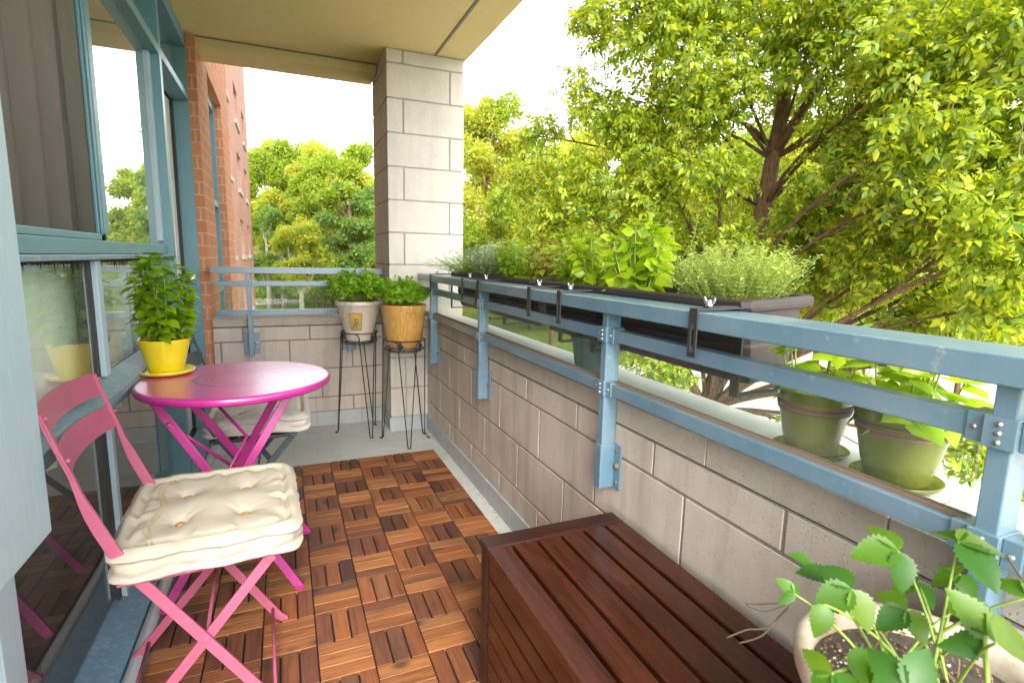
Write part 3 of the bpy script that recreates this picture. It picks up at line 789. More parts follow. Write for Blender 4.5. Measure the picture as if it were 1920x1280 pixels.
def bracket(y, label, tilt=0, z1=.962):
    t = thing('planter_bracket', label, 'bracket', (.80, y, RZ1), 0, 'black clamp brackets holding the planters over the rail'); off = (.80, y, RZ1)
    W2 = .013; g = MB(); zt = RZ1 + .0045
    dy = tilt
    def sl(za, zb, ya, yb, x0, x1):
        vs = []
        for z in (za, zb):
            k = (zt - z) / (zt - z1) * dy
            vs += [(x0, y+ya+k, z), (x1, y+ya+k, z), (x1, y+yb+k, z), (x0, y+yb+k, z)]
        g.add(vs, [(0,3,2,1),(4,5,6,7),(0,1,5,4),(1,2,6,5),(2,3,7,6),(3,0,4,7)])
    x0, x1 = RX0-.0045, RX0-.0008
    sl(z1+.012, zt-.03, -W2, -.004, x0, x1); sl(z1+.012, zt-.03, .004, W2, x0, x1)
    sl(z1, z1+.012, -W2, W2, x0, x1); sl(zt-.03, zt, -W2, W2, x0, x1)
    g.build('strap', BLACKM, t, off, bevel=.0008)
    g = MB(); g.box((x0,y-W2,zt+.0003), (.897,y+W2,zt+.0035)); g.box((RX0+.03,y-.009,zt+.004), (.903,y+.009,zt+.0065)); g.build('top_arm', BLACKM, t, off, bevel=.0008)
    g = MB(); g.box((.893,y-W2,.872), (.8985,y+W2,zt)); g.box((.899,y-W2,.872), (1.115,y+W2,.878)); g.bar((.90,y,.80+.07), (.90,y,.872), .02, .004, (0,1,0)); g.build('shelf_arm', BLACKM, t, off, bevel=.0008)
    g = MB(); cx, cz = .803, zt+.0065
    g.lathe([(.0075,0),(.0075,.004),(.005,.010),(.0045,.014),(.001,.0145)], 16, (cx,y,cz))
    for sg in (-1, 1):
        pts = [(0,.003),(.008,.006),(.0125,.013),(.013,.019),(.0105,.0205),(.007,.014),(.003,.010)]
        vs = [(cx-.0015, y+sg*(.004+a), cz+b) for a, b in pts] + [(cx+.0015, y+sg*(.004+a), cz+b) for a, b in pts]; n = len(pts)
        g.add(vs, [tuple(range(n)), tuple(range(n, 2*n))[::-1]] + [(i, (i+1) % n, n+(i+1) % n, n+i) for i in range(n)])
    g.build('wing_nut', ZINC, t, off)
bracket(-2.139, 'black slotted bracket nearest the camera, clamped on the rail below the thyme', 0, .972)
bracket(-1.522, 'black slotted bracket clamped on the rail below the big basil, before the middle post', 0, .972)
bracket(-1.292, 'black bracket on the rail where the two planter boxes nearly meet', 0, .972)
bracket(-.737, 'tilted black bracket clamped right over the second railing post', .028, .955)
bracket(-.507, 'black bracket on the rail just beyond the tilted one', 0, .972)
bracket(.12, 'black bracket clamped over the farthest railing post beside the pier', 0, .968)

# ================================================================== POTS AND PLANTS
def patch(prof_r, a0, a1, z0, z1, eps, n=10, m=6, cut=None):
    vs = []; fs = []
    for i in range(m+1):
        z = z0 + (z1-z0)*i/m; r = prof_r(z) + eps
        for j in range(n+1):
            a = a0 + (a1-a0)*j/n; vs.append((r*math.cos(a), r*math.sin(a), z))
    for i in range(m):
        for j in range(n): fs.append((i*(n+1)+j, i*(n+1)+j+1, (i+1)*(n+1)+j+1, (i+1)*(n+1)+j))
    return vs, fs
def soil_disc(t, r, z, loc, name='soil'):
    g = MB(); vs = [(0,0,z+.004)]; fs = []; n = 28
    for k in range(1, 6):
        for j in range(n):
            a = 2*PI*j/n; rr = r*k/5; vs.append((rr*math.cos(a), rr*math.sin(a), z + RD.uniform(-.004,.004)*(k < 5)))
    for j in range(n): fs.append((0, 1+j, 1+(j+1) % n))
    for k in range(4):
        for j in range(n): fs.append((1+k*n+j, 1+(k+1)*n+j, 1+(k+1)*n+(j+1) % n, 1+k*n+(j+1) % n))
    g.add(vs, fs, 0, True); g.build(name, DIRT, t)
def foliage_thing(name, label, cat, loc, stems, leaves, smat, lmats, group=None):
    t = thing(name, label, cat, loc, 0, group)
    if stems is not None: stems.build('stem', smat, t)
    leaves.build('foliage', lmats, t)
    return t
def upright_basil(loc, label, H, Rr_, ns, lsz, mats, seed, group=None, shape=None, low=.22, name='basil_plant', cat='plant', jitter=1.0, step=.024):
    rg = np.random.default_rng(seed); st = MB(); lf = MB(); pos = []; D = []; N = []; sc = []
    for i in range(ns):
        a = rg.uniform(0, 2*PI); rr = math.sqrt(rg.uniform(0, 1)); h = H * (1 - .28*rr*rr) * rg.uniform(.86, 1.0)
        b = np.array([.3*Rr_*rr*math.cos(a), .3*Rr_*rr*math.sin(a), 0]); tip = np.array([Rr_*.75*rr*math.cos(a), Rr_*.75*rr*math.sin(a), h])
        mid = (b + tip)/2 + np.array([.12*Rr_*math.cos(a), .12*Rr_*math.sin(a), 0]); pts = []
        for k in range(9):
            t = k/8; pts.append((1-t)**2*b + 2*t*(1-t)*mid + t*t*tip)
        st.tube(pts, [.0026 - .0012*k/8 for k in range(9)], 6)
        nn = max(3, int(h/step)); ph = rg.uniform(0, PI)
        for k in range(nn):
            t = low + (1-low)*k/(nn-1); p = (1-t)**2*b + 2*t*(1-t)*mid + t*t*tip; ph += PI/2 + rg.uniform(-.3,.3)
            s_ = lsz * (1.1 - .42*t) * rg.uniform(.75, 1.15)
            for q in (0, PI):
                an = ph + q; out = np.array([math.cos(an), math.sin(an), 0]) + .5*rr*np.array([math.cos(a), math.sin(a), 0])
                d = out + np.array([0, 0, rg.uniform(-.55, .25) + .35*(t > .9)])
                pos.append(p + out*.004); D.append(d); N.append(np.array([0,0,1]) + .35*jitter*rg.normal(size=3)); sc.append(s_)
        for q in range(4):
            an = ph + q*PI/2; pos.append(tip); D.append([math.cos(an), math.sin(an), .5]); N.append([0,0,1]); sc.append(lsz*.5)
    lf.inst(shape or L_OVATE, pos, D, N, sc)
    return foliage_thing(name, label, cat, loc, st, lf, STEM, mats, group)
# --- yellow pot on the table
TZ = .74; YC = (-.452, -.805)
t = tag(MB().build('saucer_dummy', YELLOW), None) if False else None
g = MB(); g.lathe([(.001,0),(.070,0),(.086,.006),(.092,.016),(.0895,.0175),(.083,.009),(.066,.006),(.001,.006)], 64)
o = g.build('saucer', YELLOW); o.location = (YC[0], YC[1], TZ+.0005); tag(o, 'yellow glazed saucer under the yellow pot on the pink table', 'saucer', kind='thing')
t = thing('flower_pot', 'bright yellow glazed pot on a saucer on the pink table', 'pot', (YC[0], YC[1], TZ+.0068))
g = MB(); g.lathe([(.001,0),(.052,0),(.055,.003),(.066,.05),(.079,.106),(.0825,.118),(.083,.121),(.080,.122),(.077,.116),(.070,.09),(.001,.09)], 64); g.build('body', YELLOW, t)
soil_disc(t, .0745, .106, None)
upright_basil((YC[0], YC[1], TZ+.112), 'tall bushy bright green mint plant in the yellow pot', .325, .125, 22, .060, LF_MINT, 5, low=.16, step=.026, name='mint_plant')
# --- parsley
def parsley(loc, label, Rr_, H, ns, seed, sz=.05):
    rg = np.random.default_rng(seed); st = MB(); lf = MB(); pos = []; D = []; N = []; sc = []
    for i in range(ns):
        a = rg.uniform(0, 2*PI); rr = math.sqrt(rg.uniform(0, 1)); h = H*(math.sqrt(max(0, 1 - .72*rr*rr)))*rg.uniform(.6, 1.08)
        o_ = np.array([math.cos(a), math.sin(a), 0]); b = o_*rr*.3*Rr_; tip = o_*rr*Rr_ + np.array([0,0,h])
        mid = b*.5 + tip*.5 + np.array([0,0,h*.25]); pts = [(1-k/5)**2*b + 2*(k/5)*(1-k/5)*mid + (k/5)**2*tip for k in range(6)]
        st.tube(pts, .0011, 4, 0, False)
        for q in range(4):
            back = pts[5 - (q > 1)]
            d = o_*rg.uniform(.1, 1.0)*(.4+rr) + rg.normal(size=3)*.7; d[2] += .2
            pos.append(back + rg.normal(size=3)*.008); D.append(d); N.append(np.array([0,0,1]) + .5*rg.normal(size=3) + o_*.4); sc.append(sz*rg.uniform(.6, 1.15))
    lf.inst(L_PARS, pos, D, N, sc)
    return foliage_thing('parsley_plant', label, 'plant', loc, st, lf, STEM, LF_PARS)
# --- plant stands
def stand(cx, cy, zb, r, angs, foot, label, dang):
    t = thing('plant_stand', label, 'plant stand', (cx, cy, 0)); 
    def circ(rr, z, n=40): return [(rr*math.cos(2*PI*i/n), rr*math.sin(2*PI*i/n), z) for i in range(n)]
    g = MB(); g.tube(circ(r, zb+.052), .0036, 8, closed=True); g.build('top_ring', BLACKM, t)
    g = MB(); g.tube(circ(r-.006, zb-.005), .0036, 8, closed=True); g.tube(circ(r*.8, zb-.018), .003, 8, closed=True)
    for k in range(3):
        a = k*PI/3 + .3; g.tube([(-(r-.006)*math.cos(a), -(r-.006)*math.sin(a), zb-.006), ((r-.006)*math.cos(a), (r-.006)*math.sin(a), zb-.006)], .0028, 6)
    g.build('pot_rest', BLACKM, t)
    for a in angs:
        g = MB(); a = rad(a); sp = rad(25); rf = foot
        def pt(rr, aa, z): return (rr*math.cos(aa), rr*math.sin(aa), z)
        L_ = [pt(r, a-sp-.28, zb+.052), pt(r+.002, a-sp-.1, zb+.048), pt(r+.004, a-sp, zb+.03), pt(r+.004, a-sp*.97, zb)]
        R_ = [pt(r, a+sp+.28, zb+.052), pt(r+.002, a+sp+.1, zb+.048), pt(r+.004, a+sp, zb+.03), pt(r+.004, a+sp*.97, zb)]
        f = .062
        pts = L_ + [pt(rf, a-f, .02), pt(rf+.003, a-f*.9, .006), pt(rf+.016, a-f*.7, .0045), pt(rf+.019, a, .0045), pt(rf+.016, a+f*.7, .0045), pt(rf+.003, a+f*.9, .006), pt(rf, a+f, .02)] + R_[::-1]
        g.tube(pts, .0036, 8); g.build('leg', BLACKM, t)
    for a in dang:
        a = rad(a); c = Vector((r*math.cos(a), r*math.sin(a), zb+.022)); u = Vector((-math.sin(a), math.cos(a), 0)); n_ = Vector((math.cos(a), math.sin(a), 0)); z_ = Vector((0,0,1))
        g = MB(); vs = [c+u*.022, c+z_*.028, c-u*.022, c-z_*.028, c+n_*.014, c-n_*.004]; g.add(vs, [(0,1,4),(1,2,4),(2,3,4),(3,0,4),(1,0,5),(2,1,5),(3,2,5),(0,3,5)]); g.build('diamond_ornament', BLACKM, t)
    return t
S1 = (.395, .55); S2 = (.637, .285)
stand(S1[0], S1[1], .632, .118, (167, 47, 287), .150, 'black wire plant stand under the ivory pot, left of the pier', (307, 107, 227-80))
stand(S2[0], S2[1], .612, .128, (267, 27, 147), .155, 'black wire plant stand under the honey yellow pot, in the corner beside the pier', (247, 327-20, 87))
ca1 = math.atan2(CC[1]-S1[1], CC[0]-S1[0]); ca2 = math.atan2(CC[1]-S2[1], CC[0]-S2[0])
t = thing('flower_pot', 'ivory pot with a framed yellow flower picture, on the left wire stand', 'pot', (S1[0], S1[1], .632))
g = MB(); g.lathe([(.001,0),(.078,0),(.083,.006),(.086,.045),(.0915,.06),(.134,.222),(.137,.226),(.147,.232),(.1485,.243),(.147,.254),(.141,.258),(.135,.252),(.128,.22),(.001,.215)], 64); g.build('body', IVORY, t)
pr1 = lambda z: .0915 + (z-.06)*(.134-.0915)/.162
PAR = ceramic('parchment_tile', (.42,.27,.07), (.55,.38,.14), .5, 30); DKL = Mt('dark_edge_glaze', .5).col((.14,.08,.02)).m; PETAL = Mt('yellow_petal_glaze', .5).col((.75,.42,.015)).m; LEAFG = Mt('dark_leaf_glaze', .5).col((.03,.05,.03)).m
a1 = ca1 - .17
g = MB(); v, f = patch(pr1, a1-.375, a1+.375, .068, .194, .0025); g.add(v, f, 0, True); v, f = patch(pr1, a1-.335, a1+.335, .074, .188, .0036); g.add(v, f, 1, True); v, f = patch(pr1, a1-.31, a1+.31, .078, .185, .0042); g.add(v, f, 2, True)
def dab(px, pz, rx, rz, rot, mat, eps):
    n = 10; vs = []
    for i in range(n):
        q = 2*PI*i/n; u = rx*math.cos(q); w = rz*math.sin(q); uu = u*math.cos(rot) - w*math.sin(rot); ww = u*math.sin(rot) + w*math.cos(rot)
        z = pz + ww; r = pr1(z) + eps; a = a1 + (px + uu)/r; vs.append((r*math.cos(a), r*math.sin(a), z))
    g.add(vs, [tuple(range(n))], mat)
for (fx, fz, fs_) in ((-.013,.162,.013), (.006,.172,.011), (.017,.158,.009)):
    for k in range(6):
        q = k*PI/3 + fx*40; dab(fx + fs_*.6*math.cos(q), fz + fs_*.6*math.sin(q), fs_*.6, fs_*.25, q, 3, .0048)
    dab(fx, fz, fs_*.25, fs_*.25, 0, 1, .0052)
for (lx, lz, ln, rot) in ((-.012,.105,.018,1.9), (.004,.12,.016,1.2), (.010,.128,.014,.5), (-.004,.118,.016,2.5), (.001,.10,.02,1.6), (.014,.112,.012,-.4), (-.018,.096,.012,.6), (-.002,.140,.014,1.7), (.008,.146,.014,1.3)): dab(lx, lz, ln*.8, .0022, rot, 4, .0046)
g.build('picture_tile', [IVORY, DKL, PAR, PETAL, LEAFG], t)
soil_disc(t, .128, .238, None)
par1 = parsley((S1[0], S1[1], .865), 'full green parsley spilling over the ivory pot', .178, .20, 210, 21)
t = thing('flower_pot', 'honey yellow streaked pot with a square notch, on the corner wire stand', 'pot', (S2[0], S2[1], .612))
g = MB(); g.lathe([(.001,0),(.070,0),(.088,.006),(.102,.022),(.109,.05),(.139,.262),(.140,.268),(.137,.272),(.131,.270),(.126,.24),(.001,.235)], 64); g.build('body', HONEY, t)
pr2 = lambda z: .109 + (z-.05)*(.030)/.212
a2 = ca2 + .30
g = MB(); v, f = patch(pr2, a2-.265, a2+.265, .186, .232, .0012); g.add(v, f, 0, True); v, f = patch(pr2, a2-.265, a2+.265, .222, .2325, .0022); g.add(v, f, 1, True); v, f = patch(pr2, a2+.235, a2+.265, .19, .2325, .0022); g.add(v, f, 1, True); g.build('notch', [HONEY, HONEYSH], t)  # raised patch; the recess shade is painted as dark top and side strips
soil_disc(t, .127, .248, None)
parsley((S2[0], S2[1], .862), 'green curly parsley in the honey yellow pot', .150, .165, 190, 22, .042)
# trailing dry stems of the ivory pot
g = MB(); rg = random.Random(12)
for (a, l_) in ((2.9,.15),(3.2,.11),(3.6,.17),(-2.2,.12),(-1.95,.16),(2.6,.09)):
    b = Vector((S1[0]+.143*math.cos(a), S1[1]+.143*math.sin(a), .893)); o_ = Vector((math.cos(a), math.sin(a), 0))
    pts = [b - o_*.02 + Vector((0,0,-.004)), b + Vector((0,0,.004)), b + o_*.02 + Vector((0,0,-.01)), b + o_*(.02+.25*l_) + Vector((rg.uniform(-.02,.02),0,-.5*l_)), b + o_*(.02+.35*l_) + Vector((rg.uniform(-.03,.03),0,-l_))]
    g.tube(pts, .0008, 5)
    for k in range(5):
        q = pts[3].lerp(pts[4], k/5); g.tube([q, q + Vector((rg.uniform(-.02,.02), rg.uniform(-.015,.015), rg.uniform(-.02,.005)))], .0006, 4)
g.build('withered_stems', STEMB, par1, (S1[0], S1[1], .865))
# --- green pots on the ledge
def green_pot(c, label, slabel, rt, h):
    g = MB(); g.lathe([(.001,0),(.058,0),(.069,.006),(.074,.013),(.072,.0145),(.062,.008),(.001,.006)], 48); o = g.build('saucer', OLIVE); o.location = (c[0], c[1], WT+.0004); tag(o, slabel, 'saucer', 'green saucers on the ledge', 'thing')
    t = thing('flower_pot', label, 'pot', (c[0], c[1], WT+.007), 0, 'green glazed pots on the ledge')
    rb = rt*.66; zr = lambda z: rb + (rt-rb)*(z/h)
    g = MB(); g.lathe([(.001,0),(rb-.003,0),(rb,.003),(zr(h*.35),h*.35),(zr(h*.985),h*.985),(rt+.001,h*.995),(rt-.002,h),(rt-.005,h-.002),(zr(h*.8)-.008,h*.8),(.001,h*.78)], 56); g.build('body', OLIVE, t)
    g = MB(); pr = []
    for k in range(11):
        z = h*(.66 + .155*k/10); pr.append((zr(z) + .0012 + .0012*(k % 2), z))
    n = 56; vs = []; fs = []
    for (r_, z) in pr:
        for j in range(n): vs.append((r_*math.cos(2*PI*j/n), r_*math.sin(2*PI*j/n), z))
    for i in range(len(pr)-1):
        for j in range(n): fs.append((i*n+j, i*n+(j+1) % n, (i+1)*n+(j+1) % n, (i+1)*n+j))
    g.add(vs, fs, 0, True); g.build('twine_band', BAND, t)
    soil_disc(t, zr(h*.86)-.008, h*.86, None)
GP1 = (.972, -2.285); GP2 = (.985, -2.452)
green_pot(GP1, 'olive green glazed pot with brown twine band, the farther of the two on the ledge', 'green glazed saucer under the farther olive pot on the ledge', .075, .133)
green_pot(GP2, 'olive green glazed pot with brown twine band, the nearer of the two on the ledge', 'green glazed saucer under the nearer olive pot on the ledge', .080, .137)
upright_basil((GP1[0], GP1[1], .885), 'low lime green basil in the farther olive pot, seen between the rails', .155, .10, 9, .062, LF_LIME, 31, shape=L_CUP, low=.3, step=.034)
upright_basil((GP2[0], GP2[1], .888), 'lime green basil with large leaves in the nearer olive pot', .150, .11, 10, .078, LF_LIME, 32, shape=L_CUP, low=.35, step=.036)
# --- blue green pot behind the middle post
BP = (.955, -1.43)
t = thing('flower_pot', 'blue green plastic pot standing on the ledge behind the middle railing post', 'pot', (BP[0], BP[1], WT+.0005))
g = MB(); g.lathe([(.001,0),(.056,0),(.060,.004),(.076,.118),(.0795,.119),(.0805,.132),(.077,.133),(.073,.118),(.001,.112)], 48); g.build('body', BLUEPOT, t); soil_disc(t, .072, .121, None)
def wispy(loc, label, name, n, spread, H, mats, smat, seed, leafsz, shape=L_NEEDLE, step=.012, low=.1, area=(.03,.03), sides=4, lean=(0,0), cat='plant'):
    rg = np.random.default_rng(seed); st = MB(); lf = MB(); pos = []; D = []; N = []; sc = []
    for i in range(n):
        a = rg.uniform(0, 2*PI); u = math.sqrt(rg.uniform()); b = np.array([area[0]*u*math.cos(a), area[1]*u*math.sin(a), 0])
        h = H*rg.uniform(.45, 1.0)*(1 - .3*u); ou = np.array([math.cos(a)*spread*u + lean[0]*h, math.sin(a)*spread*u + lean[1]*h, h]) + np.append(rg.normal(size=2)*spread*.25, 0)
        mid = b + ou*.5 + np.append(rg.normal(size=2)*.15*h, h*.12); tip = b + ou; m = 6
        pts = [(1-k/m)**2*b + 2*(k/m)*(1-k/m)*mid + (k/m)**2*tip for k in range(m+1)]
        st.tube(pts, [.0011 - .0006*k/m for k in range(m+1)], 4, 0, False)
        nn = max(3, int(h/step)); ph = rg.uniform(0, 6)
        for k in range(nn):
            t = low + (1-low)*k/(nn-1); p = (1-t)**2*b + 2*t*(1-t)*mid + t*t*tip; ph += 1.57
            for q in (0, PI):
                an = ph + q + rg.uniform(-.4,.4); pos.append(p); D.append([math.cos(an), math.sin(an), rg.uniform(.0,.8)]); N.append(rg.normal(size=3)*.4 + [0,0,1]); sc.append(leafsz*rg.uniform(.6,1.2))
    lf.inst(shape, pos, D, N, sc)
    return foliage_thing(name, label, cat, loc, st, lf, smat, mats)
wispy((BP[0], BP[1], WT+.121), 'wispy grey green trailing herb in the blue green pot', 'trailing_herb', 46, .12, .09, LF_SAGE, STEMB, 41, .014, step=.011, area=(.05,.05))
# --- herbs in the planter boxes
SZ = 1.072
wispy((1.0,-1.99,SZ), 'large bushy thyme with upright sprigs in the nearer planter box', 'thyme_plant', 360, .075, .185, LF_THYME, STEM, 51, .0125, step=.0085, low=.05, area=(.06,.105), lean=(.05,-.10))
wispy((1.02,-2.12,SZ), 'few long thyme sprigs leaning over the near end of the planter box', 'thyme_plant', 4, .05, .15, LF_THYME, STEM, 52, .012, step=.010, area=(.03,.02), lean=(.35,-.75))
wispy((1.0,-1.80,SZ), 'two tall pale flowering stalks between basil and thyme', 'flowering_herb', 5, .05, .30, LF_THYME, STEM, 53, .014, step=.012, area=(.02,.03), lean=(.2,-.15))
upright_basil((1.0,-1.62,SZ), 'big lime green basil with large glossy leaves in the nearer planter box', .245, .14, 20, .070, LF_LIME, 54, low=.15, step=.030, shape=L_CUP, jitter=2.2)
upright_basil((1.0,-1.40,SZ), 'lower pale green basil with oval leaves in the middle of the nearer planter box', .205, .14, 20, .060, LF_LIME, 55, low=.15, step=.028, jitter=2)
upright_basil((1.0,-1.18,SZ), 'yellowish sage with oval leaves at the far end of the nearer planter box', .19, .13, 20, .055, [LF_LIME], 56, low=.15, step=.026, jitter=2)
upright_basil((.99,-.93,SZ), 'bronze and yellow leaved sage at the near end of the far planter box', .20, .13, 16, .052, LF_BRONZE, 57, low=.2, step=.028, name='sage_plant')
upright_basil((.99,-.70,SZ), 'yellow green oregano in the far planter box', .20, .17, 40, .038, LF_LIME, 58, low=.15, step=.02, name='oregano_plant')
wispy((.98,-.42,SZ), 'silver grey lavender in the far planter box', 'lavender_plant', 240, .14, .22, LF_SAGE, STEM, 59, .026, step=.012, area=(.06,.12), low=.1)
wispy((.97,-.10,SZ), 'low green thyme creeping over the far end of the planter box', 'thyme_plant', 230, .18, .15, LF_PARS, STEM, 60, .016, step=.009, area=(.06,.13), low=.05)
upright_basil((1.0,-.16,SZ), 'small leafy green mint against the pale pier in the far planter box', .20, .09, 9, .04, LF_BASIL, 61, low=.2, step=.024, name='mint_plant')

# ================================================================== FURNITURE
# --- bistro table
TC = (-.212, -.952)
t = thing('bistro_table', 'round magenta pink folding bistro table with perforated top', 'table', (TC[0], TC[1], .025)); H = TZ - .025
tm = Mt('magenta_table_top', .36); tm.b.inputs['Coat Weight'].default_value = .8; tm.b.inputs['Coat Roughness'].default_value = .22; tm.b.inputs['Coat IOR'].default_value = 1.6; v = tm.co(); sp = tm.n('ShaderNodeSeparateXYZ'); tm.l(v, sp.inputs[0])
rr = tm.math('SQRT', tm.math('ADD', tm.math('MULTIPLY', sp.outputs[0], sp.outputs[0]), tm.math('MULTIPLY', sp.outputs[1], sp.outputs[1])))
an = tm.math('ARCTAN2', sp.outputs[1], sp.outputs[0])
def ringmask(r0, w, n, duty, sh=0):
    b = tm.math('LESS_THAN', tm.math('ABSOLUTE', tm.math('SUBTRACT', rr, r0)), w)
    s_ = tm.math('GREATER_THAN', tm.math('SINE', tm.math('ADD', tm.math('MULTIPLY', an, n), tm.math('MULTIPLY', rr, sh))), duty); return tm.math('MULTIPLY', b, s_)
msk = tm.math('MAXIMUM', ringmask(.134, .0068, 58, -.15, 500), tm.math('MAXIMUM', ringmask(.098, .0034, 52, 0), tm.math('MAXIMUM', ringmask(.083, .0034, 44, 0), tm.math('LESS_THAN', rr, .003))))
n_ = tm.noise(v, 25, 3); tm.col(tm.mix(msk, tm.mix(n_, (.38,.012,.19), (.44,.02,.225)), (.03,.001,.015)))
g = MB(); g.lathe([(.001,H-.004),(.300,H-.004),(.3015,H-.024),(.3045,H-.026),(.309,H-.022),(.3105,H-.012),(.309,H-.004),(.304,H-.0002),(.298,H),(.001,H)], 128); g.build('table_top', tm.m, t)
def leg(a, b, sd=(0,1,0), w=.027, th=.010):
    g = MB(); a = Vector(a); b = Vector(b); g.bar(a, b, w, th, (b-a).cross(Vector(sd)), 0)
    for p_, sgn in ((a, 1), (b, -1)):
        g.tube([p_ + Vector((0,-th/2-.0005,0)), p_ + Vector((0,th/2+.0005,0))], w/2, 18); g.tube([p_ + Vector((0,-th/2-.004,0)), p_ + Vector((0,th/2+.004,0))], .005, 12)
    return g.build('leg', MAGENTA, t, bevel=.0015)
leg((-.243,-.09,H-.042), (.172,-.24,.014)); leg((.168,-.11,H-.042), (-.230,-.222,.014))
leg((-.205,.10,H-.042), (.21,.15,.014)); leg((.15,.08,H-.042), (-.20,.16,.014))
g = MB(); g.bar((-.245,-.10,H-.034), (-.215,.11,H-.034), .022, .012, (1,0,0)); g.bar((.168,-.12,H-.034), (.150,.10,H-.034), .022, .012, (1,0,0)); each(g, 'under_frame', MAGENTA, t, bevel=.001)
g = MB(); g.tube([(-.09,-.185,.33), (.02,-.02,.50), (-.13,.11,H-.05)], .006, 8); g.tube([(-.20,-.12,.60), (.0,.06,.33)], .006, 8); g.tube([(-.029,-.175,.352), (.02,.125,.352)], .0055, 8); each(g, 'brace', MAGENTA, t)
# --- bistro chairs
def chair(loc, rz, label, m):
    t = thing('bistro_chair', label, 'chair', loc, rz, 'folding bistro chairs')
    for sy in (-1, 1):
        g = MB(); y = .196*sy
        path = [(-.232,y,.828), (-.210,y,.755), (-.190,y,.690), (-.182,y,.655), (-.175,y,.630), (-.166,y,.602), (-.154,y,.568), (-.136,y,.522), (-.103,y,.455), (.037,y,.240), (.180,y,.018), (.196,y,.004)]; ws = [.009,.009,.009,.012,.017,.022,.024,.024,.024,.024,.024,.022]; ts = [.011,.011,.011,.0115,.0105,.009,.0075,.007,.007,.007,.007,.006]
        g.strip(path, ws, ts, (0,1,0)); g.tube([(.200,y-.008,.006), (.200,y+.008,.006)], .007, 12); g.tube([(.024,y-.006,.262), (.024,y+.006,.262)], .009, 14); g.build('back_leg', m, t, bevel=.001)
        g = MB(); y = .184*sy
        g.strip([(.168,y,.432), (-.02,y,.205), (-.185,y,.012), (-.197,y,.003)], .024, .007, (0,1,0)); g.tube([(.168,y-.012,.432), (.168,y+.012,.432)], .011, 16); g.tube([(-.199,y-.008,.006), (-.199,y+.008,.006)], .007, 12); g.build('front_leg', m, t, bevel=.001)
    g = MB(); g.tube([(.024,-.19,.262), (.024,.19,.262)], .0042, 8); g.tube([(.163,-.193,.048), (.163,.193,.048)], .0042, 8); g.tube([(-.163,-.181,.040), (-.163,.181,.040)], .0042, 8); each(g, 'cross_rod', m, t)
    for z0, z1, xb, xt in ((.776,.832,-.222,-.238), (.686,.742,-.194,-.212)):
        g = MB(); n = 14; vs = []
        for i in range(n+1):
            y = -.206 + .412*i/n; k = 1 - (2*i/n-1)**2; bow = -.030*k
            for (xx, zz_) in ((xb+.007,z0), (xt+.007,z1), (xt+.003,z1), (xb+.003,z0)): vs.append((xx+bow, y, zz_ + (.004*k if zz_ == z1 else .002*k)))
        fs = [(0,1,2,3), tuple(4*n+i for i in (3,2,1,0))]
        for i in range(n):
            for j in range(4): fs.append((4*i+j, 4*i+4+j, 4*i+4+(j+1) % 4, 4*i+(j+1) % 4))
        g.add(vs, fs)
        for y in (-.196, .196):
            for dz in (.014, .042): g.tube([(xb+.004-.001*dz, y*.99, z0+dz), (xb+.0095-.3*dz, y*.99, z0+dz)], .004, 10)
        g.build('back_slat', m, t, bevel=.0008)
    g = MB()
    for sy in (-1, 1): g.bar((-.125,.170*sy,.428), (.185,.170*sy,.436), .012, .018, (0,1,0))
    for k in range(6):
        x = -.135 + .054*k; z = .433 + .0012*k; g.box((x, -.198, z), (x+.045, .198, z+.006))
    g.build('seat', m, t, bevel=.002)
    return t
chair((-.278,-1.540,.025), rad(2), 'rose pink folding bistro chair nearest the camera, with a cream cushion on it', PINK)
chair((-.205,-.545,.004), rad(-1), 'slate grey folding bistro chair behind the pink table, with a pale cushion', SLATE)
